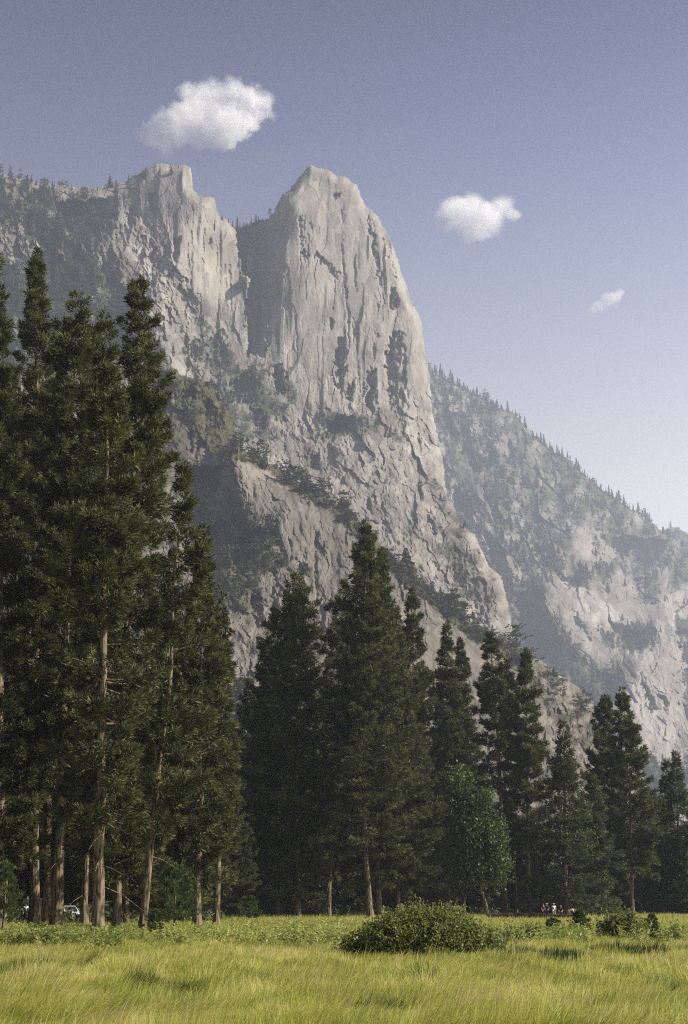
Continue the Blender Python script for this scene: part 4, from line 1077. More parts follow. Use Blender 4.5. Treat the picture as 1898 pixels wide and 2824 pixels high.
def grass():
    rng = np.random.default_rng(77)
    VV = []; FF4 = []; FF3 = []; TT = []; n0 = 0
    for (d0, d1, dens, hgt, seg) in ((18.5, 30, 1300, 0.38, 3), (30, 46, 660, 0.40, 3), (46, 72, 260, 0.38, 2), (72, 125, 80, 0.36, 1), (125, 300, 12, 0.5, 1)):
        hw = lambda y: y * 0.2757 + 5.0
        n = int(dens * (hw(d0) + hw(d1)) * (d1 - d0))
        y = rng.uniform(d0, d1, n); x = rng.uniform(-1, 1, n) * hw(d1)
        k = np.abs(x) < hw(y); x, y = x[k], y[k]
        clump = fbm(x / 0.55, y / 0.75, 2, 401)
        k = rng.uniform(-0.75, 0.35, len(x)) < clump
        k &= ~((np.abs(y - PATH_Y(x)) < 1.35) & (x < -9.0) & (rng.uniform(0, 1, len(x)) < 0.93))
        x, y, clump = x[k], y[k], clump[k]
        n = len(x)
        sed_shade = in_patch(x + 1.2 * fbm(x / 2, y / 2, 2, 411), y + 0.8 * fbm(x / 2, y / 2, 2, 412), SHADED_SEDGE)
        big = fbm(x / 5.0, y / 7.0, 3, 402); mid = fbm(x / 1.3, y / 1.8, 2, 403)
        swirl = 3.6 * fbm(x / 2.2, y / 3.6, 2, 404) + rng.normal(0, 0.4, n)
        lean = np.stack([np.cos(swirl + 0.35), np.sin(swirl + 0.35), np.zeros(n)], -1)
        h = hgt * 0.86 * rng.uniform(0.5, 1.3, n) * (1 + 0.55 * mid) * (1 + 0.25 * sed_shade)
        stalk = rng.uniform(0, 1, n) < 0.022
        h = np.where(stalk, h * 1.55, h)
        droop = np.clip(0.85 + 1.5 * fbm(x / 1.4, y / 2.4, 3, 405) + rng.normal(0, 0.25, n) - 0.5 * sed_shade, 0.08, 1.6)
        wd = np.maximum(0.009, 0.00043 * y) * rng.uniform(0.7, 1.3, n)
        z = gz(x, y) - 0.02
        P0 = np.stack([x, y, z], -1)
        az = rng.uniform(0, 2 * np.pi, n)
        sx = np.stack([np.cos(az), np.sin(az), np.zeros(n)], -1)
        sx[:, 1] *= 0.5
        lv = np.linspace(0, 1, seg + 1)
        cur = P0.copy(); rows = [cur]; ang = np.zeros(n)
        for s in range(seg):
            ang = droop * (0.35 + 1.0 * (s + 0.5) / seg)
            cur = cur + (lean * np.sin(ang)[:, None] + np.array([0, 0, 1.0]) * np.cos(ang)[:, None]) * (h / seg)[:, None]
            rows.append(cur)
        vs = []
        for s in range(seg):
            w_ = (wd * (1 - 0.5 * lv[s]))[:, None]
            vs += [rows[s] - sx * w_ * 0.5, rows[s] + sx * w_ * 0.5]
        vs.append(rows[-1])
        nv = 2 * seg + 1
        VV.append(np.stack(vs, 1).reshape(-1, 3))
        base = n0 + np.arange(n) * nv
        for s in range(seg - 1):
            FF4.append(np.stack([base + 2 * s, base + 2 * s + 1, base + 2 * s + 3, base + 2 * s + 2], -1))
        FF3.append(np.stack([base + 2 * seg - 2, base + 2 * seg - 1, base + 2 * seg], -1))
        n0 += n * nv
        near = smooth(85, 45, y)
        tn = np.clip(0.64 + 0.34 * big + 0.34 * mid + 0.16 * rng.standard_normal(n) - 1.1 * sed_shade * np.where(y < 38, 0.55, 1.0) - 0.12 * (1 - near) * smooth(150, 90, y), 0, 1)
        tn = np.where(stalk, rng.uniform(0.86, 1.0, n), tn)
        TT.append(np.repeat(tn, nv))
    V = np.concatenate(VV)
    tag(link("grass", mesh_np("grass", V, [np.concatenate(FF4), np.concatenate(FF3)], M_grass, {"tint": np.concatenate(TT)})), "long windblown yellow green grass covering the meadow", "grass", kind="stuff")


grass()


def weeds():
    rng = np.random.default_rng(78)
    P = []; H = []; T = []
    def band(n, px0, px1, py0, py1, h0, h1, tint):
        px = rng.uniform(px0, px1, n); py = rng.uniform(py0, py1, n)
        k = fbm(px / 60, py / 14, 2, 501) > 0.0
        px, py = px[k], py[k]
        D = ground_depth(py); x = (px - 949) / F * D
        P.append(np.stack([x, D, gz(x, D)], -1)); H.append(rng.uniform(h0, h1, len(px))); T.append(np.full(len(px), tint))
    band(900, -40, 960, 2584, 2616, 0.35, 0.75, 0.25); band(500, 480, 960, 2572, 2608, 0.6, 1.0, 0.4); band(420, -40, 420, 2596, 2624, 0.5, 0.85, -0.1)
    band(420, 1380, 1930, 2572, 2616, 0.5, 0.9, 0.1); band(200, 1330, 1600, 2590, 2625, 0.5, 0.8, 0.2)
    band(420, -40, 620, 2528, 2552, 0.35, 0.9, 0.1); band(520, 560, 1260, 2515, 2530, 0.5, 1.4, 0.05); band(480, 1240, 1960, 2513, 2524, 0.6, 1.6, 0.1)
    P = np.concatenate(P); H = np.concatenate(H); T = np.concatenate(T)
    n = len(P); per = 20
    a = rng.uniform(0, 6.28, n); tilt = rng.uniform(0, 0.35, n)
    st = np.stack([np.cos(a) * tilt, np.sin(a) * tilt, np.ones(n)], -1)
    u = rng.uniform(0.15, 1.0, (n, per))
    C = P[:, None, :] + st[:, None, :] * (u * H[:, None])[:, :, None]
    la = rng.uniform(0, 6.28, (n, per))
    ld = unit(np.stack([np.cos(la), np.sin(la), rng.uniform(0.2, 1.1, (n, per))], -1))
    sd_ = unit(np.cross(ld, np.array([0, 0, 1.0])) + 0.3 * rng.standard_normal((n, per, 3)))
    ll = (0.27 * rng.uniform(0.6, 1.2, (n, per)) * (1.15 - 0.5 * u))[:, :, None]
    V = np.stack([C, C + ld * ll * 0.5 + sd_ * ll * 0.2, C + ld * ll + np.array([0, 0, -0.03]), C + ld * ll * 0.5 - sd_ * ll * 0.2], 2).reshape(-1, 3)
    tn = np.repeat(np.clip(0.4 + T + 0.25 * rng.standard_normal(n), 0, 1), per * 4)
    tag(link("weeds", mesh_np("weeds", V, np.arange(len(V)).reshape(-1, 4), M_weed, {"tint": tn})), "band of upright leafy weeds across the middle of the meadow", "weeds", kind="stuff")


weeds()


def undergrowth():
    """low brush and forest-floor plants under and behind the trees"""
    rng = np.random.default_rng(79)
    n = 2600
    px = rng.uniform(-80, 1980, n); D = rng.uniform(150, 300, n)
    D = np.where(px < 620, rng.uniform(135, 260, n), np.where(px < 1250, rng.uniform(205, 290, n), rng.uniform(235, 320, n)))
    x = (px - 949) / F * D
    h = rng.uniform(0.6, 2.6, n) * (0.7 + 0.6 * fbm(px / 90, D / 40, 2, 601))
    per = 46
    d = unit(rng.standard_normal((n, per, 3)))
    C = np.stack([x, D, h * 0.45], -1)[:, None, :] + d * (rng.uniform(0.3, 1, (n, per)) ** 0.5)[:, :, None] * np.stack([h * 0.8, h * 0.8, h * 0.5], -1)[:, None, :]
    C[:, :, 2] = np.maximum(C[:, :, 2], 0.02)
    ld = unit(rng.standard_normal((n, per, 3)) + np.array([0, 0, 0.4])); sd_ = unit(np.cross(ld, unit(rng.standard_normal((n, per, 3)))))
    ll = rng.uniform(0.25, 0.5, (n, per, 1))
    V = np.stack([C, C + ld * ll * 0.5 + sd_ * ll * 0.28, C + ld * ll, C + ld * ll * 0.5 - sd_ * ll * 0.28], 2).reshape(-1, 3)
    tn = np.repeat(np.clip(0.35 + 0.3 * rng.standard_normal(n), 0, 1), per * 4)
    tag(link("undergrowth", mesh_np("undergrowth", V, np.arange(len(V)).reshape(-1, 4), M_young, {"tint": tn})), "low brush growing in the shade under the trees", "undergrowth", kind="stuff")


undergrowth()
# ------------------------------------------------------------------ conifers and brush on the mountains
def small_conifer(rng, tiers=11, blade=7):
    """unit-high far conifer: ragged tiers of drooping sprays round a stem"""
    V = []; F3 = []; T = []; n = 0
    for k in range(tiers):
        t = (k + 0.6) / tiers; z = 0.98 - 0.93 * t; r = (0.03 + 0.17 * t) * rng.uniform(0.75, 1.2)
        for q in range(blade):
            a = rng.uniform(0, 6.28); rr = r * rng.uniform(0.6, 1.25); w_ = 0.035 + 0.05 * t
            d = np.array([math.cos(a), math.sin(a), 0]); s = np.array([-d[1], d[0], 0])
            top = np.array([0, 0, z + 0.06]) + d * rr * 0.1; tip = d * rr + np.array([0, 0, z - rng.uniform(0.02, 0.08)])
            V += [top - s * w_ * 0.6, top + s * w_ * 0.6, tip + s * w_ * 0.7, tip - s * w_ * 0.7]
            F3.append((n, n + 1, n + 2, n + 3)); n += 4; tn = np.clip(rng.normal(0.45, 0.3), 0, 1); T += [tn] * 4
    V += [np.array([-0.012, 0, 0]), np.array([0.012, 0, 0]), np.array([0.004, 0, 1.0]), np.array([-0.004, 0, 1.0])]
    F3.append((n, n + 1, n + 2, n + 3)); T += [0.2] * 4
    return np.array(V), np.array(F3), np.array(T)


def small_pine(rng, blobs=15, leaf=16):
    """unit-high far pine or ledge tree: irregular clumps on a bare lower stem"""
    V = []; T = []
    for k in range(blobs):
        t = rng.uniform(0, 1) ** 0.8; z = 0.95 - 0.68 * t; r = 0.03 + 0.17 * min(1, 1.6 * t)
        a = rng.uniform(0, 6.28); c = np.array([math.cos(a) * r * rng.uniform(0.2, 1), math.sin(a) * r * rng.uniform(0.2, 1), z])
        tn = np.clip(rng.normal(0.45, 0.3), 0, 1)
        for q in range(leaf):
            p = c + rng.normal(0, 1, 3) * np.array([0.045, 0.045, 0.03]); d = rng.normal(0, 1, 3); d /= np.linalg.norm(d); s = np.cross(d, rng.normal(0, 1, 3)); s /= np.linalg.norm(s) + 1e-9
            V += [p, p + d * 0.035 + s * 0.022, p + d * 0.07, p + d * 0.035 - s * 0.022]; T += [tn] * 4
    n = len(V)
    V += [np.array([-0.014, 0, 0]), np.array([0.014, 0, 0]), np.array([0.005, 0, 0.95]), np.array([-0.005, 0, 0.95])]; T += [0.2] * 4
    return np.array(V), np.arange(n + 4).reshape(-1, 4), np.array(T)


_r = np.random.default_rng(900)
CON = [small_conifer(_r) for _ in range(5)] + [small_pine(_r) for _ in range(5)]
CON_ME = [mesh_np("conifer", v, f, M_dist, {"tint": t}) for v, f, t in CON]


def stand_conifer(p, h, wd, k, rz, label, group):
    o = link("conifer", CON_ME[k], None, tuple(p)); o.rotation_euler = (0, 0, rz); o.scale = (h * wd, h * wd, h)
    return tag(o, label, "conifer", group)


def merge(P, Hh, W, K, RZ):
    VV = []; FF = []; TT = []; n = 0
    for k in range(len(CON)):
        m = K == k
        if not m.any(): continue
        v, f, t = CON[k]
        p, h, w_, a = P[m], Hh[m], W[m], RZ[m]
        c, s = np.cos(a)[:, None], np.sin(a)[:, None]
        X = (v[None, :, 0] * c - v[None, :, 1] * s) * (h * w_)[:, None]; Y = (v[None, :, 0] * s + v[None, :, 1] * c) * (h * w_)[:, None]; Z = v[None, :, 2] * h[:, None]
        Q = np.stack([X, Y, Z], -1) + p[:, None, :]
        VV.append(Q.reshape(-1, 3)); FF.append((f[None] + (np.arange(m.sum()) * len(v))[:, None, None] + n).reshape(-1, 4)); n += Q.shape[0] * Q.shape[1]
        TT.append(np.clip(np.tile(t, m.sum()) + np.repeat(_r.normal(0, 0.15, m.sum()), len(v)), 0, 1))
    return np.concatenate(VV), np.concatenate(FF), np.concatenate(TT)


# trees standing against the sky, one object each
def skyline(S, sil, spots, label, group, depth_m, tall):
    for px, h_px in spots:
        py = np.interp(px, [p[0] for p in sil], [p[1] for p in sil]) + 9
        P, v, ok, _ = S(px, py)
        for dy in (0, 6, 12, 20):
            P, v, ok, _ = S(px, py + dy)
            if ok: break
        if not ok: continue
        stand_conifer(P - np.array([0, 0, 1.5]), (h_px + 8) * P[1] / F, _r.uniform(0.8, 1.25), int(_r.integers(0, 5) if _r.uniform() < tall else _r.integers(5, 10)), _r.uniform(0, 6.28), label, group)


spots = []; px = 1186
while px < 1800:
    spots.append((px, _r.choice([8, 12, 16, 20, 26, 34]) * (1.15 if px < 1320 else 0.85))); px += _r.uniform(4, 15)
skyline(S4, SIL4, spots, "conifer standing against the sky along the wooded ridge beyond the spire", "conifers along the wooded ridge", 2150, 0.9)
skyline(S1, SIL1, [(-20, 60), (2, 42), (26, 44), (36, 20), (54, 42), (70, 24), (84, 16), (100, 14), (122, 30), (128, 26), (150, 12), (165, 20), (183, 22), (196, 12), (240, 10), (268, 9)],
        "conifer along the high rim above the tall pines", "conifers along the high rim", 1450, 0.5)
skyline(S1, SIL1, [(290, 14), (302, 40), (310, 18), (322, 12), (355, 24), (362, 14), (297, 16), (468, 10), (493, 9), (430, 8)], "conifer on the shoulder of the blunt summit", "conifers on the blunt summit", 1600, 0.6)
skyline(S1, SIL1, [(630, 12), (640, 14), (654, 46), (662, 22), (672, 20), (681, 12), (692, 20), (706, 30), (714, 22), (724, 14), (736, 10), (746, 30), (804, 12), (612, 12)], "conifer in the notch between summit and spire", "conifers in the notch", 1650, 0.8)
# the lone thin snag below the spire
snag = MB(); p0, _, _, _ = S1(746, 1275); hS = 75 * p0[1] / F
snag.tube(np.array([(0, 0, -3), (0.2, 0, hS * 0.5), (0, 0, hS)]), [0.7, 0.5, 0.2], 5)
tag(link("dead_tree", snag.mesh("dead_tree", M_bark), None, tuple(p0)), "lone bare dead tree standing on the brushy foothill crest", "dead tree")


def scatter(S, box, n, wfun, hfun, seed, forbid=None):
    rng = np.random.default_rng(seed)
    px = rng.uniform(box[0], box[2], n); py = rng.uniform(box[1], box[3], n)
    P, veg, ok, V = S(px, py)
    w_ = wfun(px, py, veg, V) * ok
    k = rng.uniform(0, 1, n) < w_
    px, py, P, V = px[k], py[k], P[k], V[k]
    h = hfun(px, py, rng)
    return px, py, P, h, rng


def put(S, box, n, wfun, hfun, seed, n_ind, label, group, stuff_label, tall=0.6, wd=(0.8, 1.3), mat=None):
    px, py, P, h, rng = scatter(S, box, n, wfun, hfun, seed)
    P = P - np.array([0, 0, 0.6])
    K = np.where(rng.uniform(0, 1, len(h)) < tall, rng.integers(0, 5, len(h)), rng.integers(5, 10, len(h)))
    W = rng.uniform(wd[0], wd[1], len(h)); RZ = rng.uniform(0, 6.28, len(h))
    order = np.argsort(-h / P[:, 1]); ind = order[:n_ind]; rest = order[n_ind:]
    for q in ind:
        stand_conifer(P[q], h[q], W[q], int(K[q]), RZ[q], label, group)
    if len(rest):
        v, f, t = merge(P[rest], h[rest], W[rest], K[rest], RZ[rest])
        tag(link("forest", mesh_np("forest", v, f, mat or M_dist, {"tint": t})), stuff_label, "forest", kind="stuff")
    print("scatter", group, len(h))


nz = lambda px, py, s, sd: fbm(px / s, py / s, 3, sd)
put(S4, (1120, 950, 1980, 2300), 11000, lambda x, y, v, V: np.clip((v * 0.9 + 0.25 * V) * (0.65 + 0.9 * nz(x, y, 60, 701)), 0, 1) * np.where(y > 1700, 0.75, 1.0),
    lambda x, y, r: r.uniform(7, 17, len(x)) * (1 + 0.7 * (r.uniform(0, 1, len(x)) > 0.9)) * 1.15, 11, 0, "", "hill", "hazy conifer forest covering the hillside beyond the spire", 0.5, (1.1, 2.0))
put(S5, (1700, 1440, 2000, 1800), 500, lambda x, y, v, V: V, lambda x, y, r: r.uniform(10, 22, len(x)), 12, 0, "", "far", "hazy conifer forest on the farthest knoll", 0.75, (0.9, 1.5))
put(S1, (-80, 480, 560, 1250), 14000, lambda x, y, v, V: np.clip((v * 0.75 + 0.22 * V) * (0.55 + 1.3 * nz(x, y, 30, 702)), 0, 1), lambda x, y, r: r.uniform(7, 19, len(x)) * (0.75 + 0.5 * r.uniform(0, 1, len(x)) ** 3), 13, 70,
    "ledge conifer on the broken rocky slope above the tall pines", "conifers on the broken slope", "conifers and scrub dotting the broken slope above the tall pines", 0.5, (0.8, 1.5))
put(S1, (540, 840, 1440, 1900), 8000, lambda x, y, v, V: np.clip((v * 0.7 + 0.06 * V) * (0.6 + 0.9 * nz(x, y, 40, 703)), 0, 1), lambda x, y, r: r.uniform(4, 12, len(x)), 14, 0,
    "", "apron", "small conifers and scrub on the ledges below the spire", 0.4, (0.9, 1.7))
put(S2, (380, 985, 1800, 2200), 2600, lambda x, y, v, V: np.clip((v * 0.75 + 0.05 * V) * (0.6 + 0.9 * nz(x, y, 50, 704)), 0, 1), lambda x, y, r: r.uniform(3.0, 9, len(x)) * np.where((x > 560) & (x < 790) & (y > 1360) & (y < 1720), 1.5, 1.0), 15, 80,
    "low dark pine on the foothill's ledges above the middle group", "pines on the foothill", "olive brush and small pines along the foothill", 0.25, (1.0, 2.0))
put(S2, (430, 970, 1680, 1990), 42000, lambda x, y, v, V: np.clip((V - 0.55) * 2.2, 0, 1) * np.where(x < 650, 0.12, 1.0) * (0.5 + 0.9 * nz(x, y, 26, 705)), lambda x, y, r: r.uniform(2.5, 7.0, len(x)) * (1 + 1.4 * (r.uniform(0, 1, len(x)) > 0.93)), 16, 0,
    "", "crest", "olive brush crowding the crest of the foothill", 0.06, (1.6, 3.0), leaf_mat("olive_brush", (0.030, 0.036, 0.016), (0.095, 0.098, 0.042), 0.1))
for px, py, hp in ((632, 1395, 55), (640, 1455, 50), (762, 1480, 70), (770, 1500, 55), (752, 1520, 50), (588, 1370, 70), (616, 1560, 70), (606, 1620, 60), (650, 1640, 60), (660, 1590, 50), (700, 1500, 40), (735, 1470, 45), (576, 1460, 45)):
    p, _, ok, _ = S2(px, py)
    stand_conifer(p - np.array([0, 0, 0.6]), hp * p[1] / F, 1.3, int(_r.integers(0, 10)), 0.3 * px, "slim conifer clinging to the foothill's shaded cliff", "conifers on the shaded cliff")
# ------------------------------------------------------------------ log, people, vehicles
def fallen_log(label, px0, px1, D0, D1, r, seed):
    rng = np.random.default_rng(seed)
    a = at(px0, 2492, D0); b = at(px1, 2492, D1); a[2] = gz(a[0], a[1]) + r * 0.8; b[2] = gz(b[0], b[1]) + r * 0.8
    u = np.linspace(0, 1, 22)
    pts = a + (b - a) * u[:, None]; pts[:, 2] += 0.10 * np.sin(u * 9 + seed) * r; pts[:, 1] += 0.5 * np.sin(u * 5)
    base = pts.mean(0)
    mb = MB(); mb.tube(pts - base, r * (1.1 - 0.45 * u), 10, True, 0.07, rng)
    for k in (4, 9, 13, 18):
        d = np.array([rng.uniform(-.5, .5), rng.uniform(-.6, .2), rng.uniform(.3, .9)])
        mb.tube(np.array([pts[k] - base, pts[k] - base + d * r * 1.6]), [r * .25, r * .12], 5)
    root = tag(link("fallen_log", mb.mesh("fallen_log", M_logbark), None, tuple(base)), label, "fallen log")
    return root


M_logbark = simple_mat("dead_log", (0.055, 0.045, 0.038), 0.95, 0.05, 0.4, 2.0)
M_paleLog = simple_mat("bleached_log", (0.42, 0.37, 0.30), 0.9, 0.05, 0.3, 3.0)
LOG_D = 176.0
fallen_log("long dark fallen log lying in the grass at the people's feet", 1342, 1578, LOG_D, LOG_D - 4, 0.36, 3)
lg = fallen_log("short bleached log on the ground before the white car", 188, 246, 120, 118, 0.10, 4)
lg.data.materials.clear(); lg.data.materials.append(M_paleLog)

M_skin = simple_mat("skin", (0.42, 0.26, 0.18), 0.6, 0.3)
def cloth(c): return simple_mat("cloth", c, 0.9, 0.1, 0.15, 10)


def skin_mesh(name, joints, edges, mat, root=0, sub=2):
    """a body part grown over joints: {key: (xyz, radius)}"""
    keys = list(joints); ix = {k: i for i, k in enumerate(keys)}
    me = bpy.data.meshes.new(name)
    me.from_pydata([joints[k][0] for k in keys], [(ix[a], ix[b]) for a, b in edges], [])
    o = bpy.data.objects.new(name, me); COL.objects.link(o)
    sk = o.modifiers.new("skin", 'SKIN'); sk.use_smooth_shade = True
    for k in keys:
        v = me.skin_vertices[0].data[ix[k]]; r = joints[k][1]; v.radius = (r, r) if not isinstance(r, tuple) else r
        v.use_root = ix[k] == root
    ss = o.modifiers.new("sub", 'SUBSURF'); ss.levels = sub; ss.render_levels = sub
    dg = bpy.context.evaluated_depsgraph_get()
    me2 = bpy.data.meshes.new_from_object(o.evaluated_get(dg)); me2.name = name
    bpy.data.objects.remove(o)
    me2.materials.clear(); me2.materials.append(mat)
    return me2


def person(label, px, D, J, shirt, trousers, hair, rz=0.0, hat=None, bag=None, z=None):
    """J: joint positions in metres (x across, y away, z up) for a figure facing -y"""
    b = at(px, 2492, D); b[2] = gz(b[0], b[1]) if z is None else z
    root = thing("person", label, "person", tuple(b)); root.rotation_euler = (0, 0, rz)
    V = {k: np.array(v, float) for k, v in J.items()}
    jt = {'pelvis': (V['pelvis'], .125), 'waist': ((V['pelvis'] * .5 + V['chest'] * .5), .12), 'chest': (V['chest'], .14), 'neck': (V['neck'], .055), 'head': (V['head'], .085), 'crown': (V['head'] + (V['head'] - V['neck']) * 0.75, .075)}
    ed = [('pelvis', 'waist'), ('waist', 'chest'), ('chest', 'neck'), ('neck', 'head'), ('head', 'crown')]
    nose = V['head'] + np.array([0, -0.10, 0.0]); jt['nose'] = (nose, .016); ed.append(('head', 'nose'))
    for s in 'lr':
        jt.update({'sh' + s: (V['sh' + s], .065), 'el' + s: (V['el' + s], .045), 'wr' + s: (V['wr' + s], .030), 'hip' + s: (V['hip' + s], .10), 'kn' + s: (V['kn' + s], .062), 'an' + s: (V['an' + s], .042), 'to' + s: (V['an' + s] + np.array([0, -.16, -.04]), .036)})
        ed += [('chest', 'sh' + s), ('sh' + s, 'el' + s), ('el' + s, 'wr' + s), ('pelvis', 'hip' + s), ('hip' + s, 'kn' + s), ('kn' + s, 'an' + s), ('an' + s, 'to' + s)]
        d = unit(V['wr' + s] - V['el' + s]); sd_ = unit(np.cross(d, np.array([0, 1, 0.2]))); pm = V['wr' + s] + d * 0.075
        jt['pm' + s] = (pm, .034); ed.append(('wr' + s, 'pm' + s))
        for q, (o_, l_) in enumerate(((-.030, .070), (-.010, .085), (.010, .080), (.030, .062))):
            f1 = pm + sd_ * o_ + d * l_ * .5; f2 = pm + sd_ * o_ * 1.1 + d * l_ + np.array([0, -.02, 0])
            jt[f'f{s}{q}a'] = (f1, .010); jt[f'f{s}{q}b'] = (f2, .008); ed += [('pm' + s, f'f{s}{q}a'), (f'f{s}{q}a', f'f{s}{q}b')]
        th = pm - sd_ * .045 + np.array([0, -.02, 0]); jt['th' + s] = (th, .011); ed.append(('pm' + s, 'th' + s))
    link("body", skin_mesh("body", jt, ed, M_skin, 0, 1), root)
    t = {k: (jt[k][0], jt[k][1] * 1.18) for k in ('pelvis', 'waist', 'chest')}; te = [('pelvis', 'waist'), ('waist', 'chest')]
    t['col'] = (V['chest'] * .35 + V['neck'] * .65, .07); te.append(('chest', 'col'))
    for s in 'lr':
        t['sh' + s] = (V['sh' + s], .082); mid = V['sh' + s] * .25 + V['el' + s] * .75; t['sl' + s] = (mid, .062); te += [('chest', 'sh' + s), ('sh' + s, 'sl' + s)]
    link("shirt", skin_mesh("shirt", t, te, cloth(shirt), 0, 1), root)
    t = {'pelvis': (V['pelvis'] + np.array([0, 0, -.02]), .15)}; te = []
    for s in 'lr':
        t['hip' + s] = (V['hip' + s], .118); t['kn' + s] = (V['kn' + s], .080); t['an' + s] = (V['an' + s] * .85 + V['kn' + s] * .15, .062); te += [('pelvis', 'hip' + s), ('hip' + s, 'kn' + s), ('kn' + s, 'an' + s)]
    link("trousers", skin_mesh("trousers", t, te, cloth(trousers), 0, 1), root)
    hd = V['head']; up = unit(V['head'] - V['neck'])
    bm = bmesh.new()
    bmesh.ops.create_icosphere(bm, subdivisions=2, radius=1.0, matrix=Matrix.Translation(Vector(hd + up * 0.055 + np.array([0, .025, 0]))) @ Matrix.Diagonal((.108, .118, .105, 1)))
    if hat:
        bmesh.ops.create_cone(bm, cap_ends=True, segments=20, radius1=.19, radius2=.16, depth=.025, matrix=Matrix.Translation(Vector(hd + up * 0.09)))
    me = bpy.data.meshes.new("hair"); bm.to_mesh(me); bm.free(); me.materials.append(cloth(hat or hair))
    for p in me.polygons: p.use_smooth = True
    link("hat" if hat else "hair", me, root)
    if bag:
        mb = MB(); mb.box(V['chest'] + np.array([0, .2, -.1]), (.30, .16, .42))
        bme = mb.mesh("backpack", cloth(bag))
        bo = tag(link("backpack", bme, None, tuple(b)), "pale backpack on the back of the person in dark clothes by the log", "backpack"); bo.rotation_euler = (0, 0, rz)
    return root


STAND = dict(pelvis=(0, 0, .95), chest=(0, 0, 1.32), neck=(0, 0, 1.50), head=(0, -.02, 1.62), shl=(-.19, 0, 1.42), ell=(-.25, .02, 1.14), wrl=(-.22, -.12, .93), shr=(.19, 0, 1.42), elr=(.26, .02, 1.14), wrr=(.20, -.16, 1.02),
             hipl=(-.09, 0, .90), knl=(-.10, -.02, .50), anl=(-.11, .02, .09), hipr=(.09, 0, .90), knr=(.11, -.04, .50), anr=(.13, .0, .09))
SIT = dict(pelvis=(0, .1, .72), chest=(0, .02, 1.06), neck=(0, -.03, 1.25), head=(0, -.08, 1.37), shl=(-.19, .02, 1.16), ell=(-.24, -.10, .90), wrl=(-.14, -.32, .80), shr=(.19, .02, 1.16), elr=(.24, -.10, .90), wrr=(.14, -.32, .80),
           hipl=(-.10, .06, .70), knl=(-.13, -.36, .66), anl=(-.14, -.34, .20), hipr=(.10, .06, .70), knr=(.13, -.36, .66), anr=(.16, -.30, .20))
BEND = dict(pelvis=(-.12, 0, .92), chest=(.24, 0, 1.06), neck=(.43, 0, 1.04), head=(.54, -.02, .96), shl=(.28, -.18, 1.02), ell=(.40, -.20, .74), wrl=(.50, -.16, .50), shr=(.28, .18, 1.02), elr=(.42, .18, .74), wrr=(.56, .12, .52),
            hipl=(-.12, -.09, .88), knl=(-.05, -.11, .49), anl=(-.10, -.10, .09), hipr=(-.12, .09, .88), knr=(-.03, .11, .49), anr=(-.08, .12, .09))
PD = LOG_D + 1.0
person("standing person in dark clothes by the log, seen before the cedar", 1498, PD, STAND, (.03, .03, .04), (.025, .025, .03), (.05, .03, .02), rz=0.5)
person("standing person in a black jacket with straw hat beside another in dark clothes", 1508, PD + .6, STAND, (.02, .02, .025), (.03, .03, .045), (.05, .03, .02), rz=-0.4, hat=(.55, .42, .2))
person("standing person in a white shirt and pale hat by the log", 1527, PD, STAND, (.66, .65, .68), (.45, .40, .30), (.05, .03, .02), rz=0.2, hat=(.58, .5, .3))
person("person in black sitting on the log with bare arms", 1546, LOG_D - 0.2, SIT, (.02, .02, .022), (.025, .025, .028), (.30, .18, .09), rz=-0.2)
person("bending person in a white top reaching down past the log's end", 1572, PD - .4, BEND, (.66, .64, .58), (.5, .47, .38), (.25, .17, .08), rz=0)
person("distant person in a pale blue shirt beside the dark van", 72, 140, STAND, (.55, .65, .85), (.05, .05, .08), (.10, .05, .03), rz=0.2, z=0.0)


# ---- vehicles
def paint(name, c, rough=0.3, metal=0.0):
    m, nt, out = new_mat(name); b = N(nt, "BsdfPrincipled", Roughness=rough, Metallic=metal); b.inputs["Base Color"].default_value = (*c, 1); b.inputs["Coat Weight"].default_value = 0.4
    nt.links.new(b.outputs[0], out.inputs[0]); return m


M_glass = paint("car_glass", (.015, .018, .02), 0.08); M_tyre = simple_mat("tyre", (.02, .02, .02), .9, .1); M_rim = paint("rim", (.45, .45, .46), .35, .8); M_lamp = paint("lamp_lens", (.10, .10, .11), .12); M_plate = simple_mat("plate", (.55, .55, .58), .6); M_trim = simple_mat("black_trim", (.02, .02, .022), .6)


def loft(sections, mat, name):
    """sections along x: (x, [(y, z) ...]) each the same ring length"""
    mb = MB(); n = len(sections[0][1]); V = []
    for x, ring in sections: V += [(x, y, z) for y, z in ring]
    F_ = []
    for k in range(len(sections) - 1):
        for q in range(n): F_.append((k * n + q, k * n + (q + 1) % n, (k + 1) * n + (q + 1) % n, (k + 1) * n + q))
    mb.add(V, F_); mb.add(V[:n], [tuple(range(n))]); mb.add(V[-n:], [tuple(range(n))[::-1]])
    return mb.mesh(name, mat)


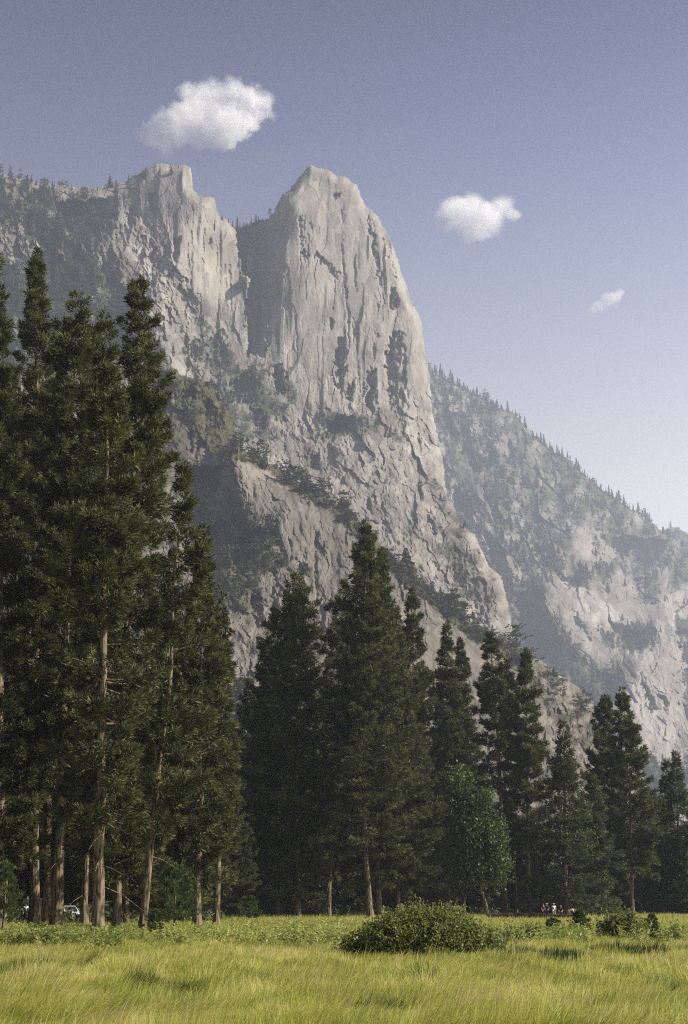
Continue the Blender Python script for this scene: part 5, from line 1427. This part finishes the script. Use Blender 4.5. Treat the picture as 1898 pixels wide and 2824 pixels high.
def vehicle(name, label, cat, px, D, rz, body, L_, W, hood, roof, cab, van=False):
    """nose towards +x; hood and roof heights; cab = (windscreen foot, windscreen top, rear top, rear foot) along x"""
    b = at(px, 2492, D); b[2] = 0.0
    root = thing(name, label, cat, tuple(b)); root.rotation_euler = (0, 0, rz)
    w = W / 2
    def ring(wl, wh, z0, z1, bul=0.05):
        return [(-wl, z0), (wl, z0), (wl + bul, (z0 + z1) / 2), (wh, z1 - .06), (wh - .08, z1), (-wh + .08, z1), (-wh, z1 - .06), (-wl - bul, (z0 + z1) / 2)]
    h = L_ / 2
    secs = [(-h, ring(w - .14, w - .16, .45, hood * .92)), (-h + .12, ring(w - .05, w - .07, .32, hood)), (-h * .4, ring(w - .03, w - .05, .28, hood + .03)), (h * .3, ring(w - .03, w - .05, .28, hood + .02)), (h - .45, ring(w - .04, w - .08, .28, hood - .05)), (h - .10, ring(w - .10, w - .14, .32, hood - .14)), (h, ring(w - .22, w - .24, .42, hood - .28))]
    link("body", loft(secs, body, "body"), root)
    x0, x1, x2, x3 = cab
    g = lambda x, z, ww: [(x, y, z) for y in (-ww, ww)]
    mb = MB(); wt = w - .20 if not van else w - .08
    V = g(x0, hood, w - .08) + g(x1, roof, wt) + g(x2, roof, wt) + g(x3, hood, w - .08)
    mb.add(V, [(0, 1, 3, 2), (2, 3, 5, 4), (4, 5, 7, 6), (0, 2, 4, 6), (1, 7, 5, 3)])
    cabin = link("cabin", mb.mesh("cabin", body), root)
    mb = MB(); e = 0.012
    def lerp(a, b_, t): return tuple(np.array(a) + (np.array(b_) - np.array(a)) * t)
    A0, A1 = V[0], V[1]; B0, B1 = V[2], V[3]
    nx = np.array([roof - hood, 0, x0 - x1]); nx = nx / np.linalg.norm(nx) * e
    q = [np.array(lerp(lerp(A0, A1, s), lerp(B0, B1, s), t)) + nx for s, t in ((.07, .08), (.93, .08), (.93, .9), (.07, .9))]
    mb.add(q, [(0, 1, 2, 3)])
    link("windscreen", mb.mesh("windscreen", M_glass), root)
    for s in (0, 1):
        sg = -1 if s == 0 else 1
        for t0, t1 in ((.06, .46), (.54, .94)):
            lo0, lo1 = lerp(V[0 + s], V[6 + s], t0 + .05), lerp(V[0 + s], V[6 + s], t1 - .03); hi0, hi1 = lerp(V[2 + s], V[4 + s], t0), lerp(V[2 + s], V[4 + s], t1)
            mb = MB(); off = np.array([0, sg * e, .004])
            q = [np.array(lerp(lo0, hi0, .1)) + off, np.array(lerp(lo1, hi1, .1)) + off, np.array(lerp(lo1, hi1, .88)) + off, np.array(lerp(lo0, hi0, .88)) + off]
            mb.add(q, [(0, 1, 2, 3)]); link("side_window", mb.mesh("side_window", M_glass), root)
    for sx in (h - .85, -h + .85):
        for sy in (-1, 1):
            th = np.linspace(0, 2 * math.pi, 20, endpoint=False); r = .34
            mb = MB(); cy_ = sy * (w - .10)
            mb.tube([(sx, cy_ - .11, r), (sx, cy_ + .11, r)], [r, r], 20); wl = link("wheel", mb.mesh("wheel", M_tyre), root)
            mb = MB(); mb.tube([(sx, cy_ - sy * .02, r), (sx, cy_ + sy * .118, r)], [r * .62, r * .6], 16); link("rim", mb.mesh("rim", M_rim), wl)
            mb = MB(); a = np.linspace(-.1, math.pi + .1, 14); mb.tube(np.stack([sx + (r + .06) * np.cos(a), np.full(14, sy * (w - .035)), r + (r + .06) * np.sin(a)], -1), [.04] * 14, 6); link("wheel_arch", mb.mesh("wheel_arch", M_trim), root)
    for sy in (-1, 1):
        mb = MB(); mb.box((h - .04, sy * (w - .42), hood - .25), (.14, .34, .11)); link("headlight", mb.mesh("headlight", M_lamp), root)
    mb = MB(); mb.box((h - .005, 0, hood - .33), (.06, W * .42, .12)); link("grille", mb.mesh("grille", M_trim), root)
    mb = MB(); mb.box((h + .02, 0, hood - .52), (.05, .31, .15)); link("number_plate", mb.mesh("number_plate", M_plate), root)
    return root


vehicle("parked_car", "white parked car half hidden by the sunlit pale trunk", "car", 190, 148, rad(-52), paint("white_paint", (.55, .55, .54)), 4.7, 1.85, .98, 1.50, (.75, .05, -1.5, -2.1))
vehicle("parked_van", "dark blue parked van almost hidden behind the tallest slender pine", "van", 98, 150, rad(-70), paint("navy_paint", (.02, .03, .055)), 5.2, 2.0, 1.25, 2.25, (1.7, 1.1, -2.3, -2.5), van=True)
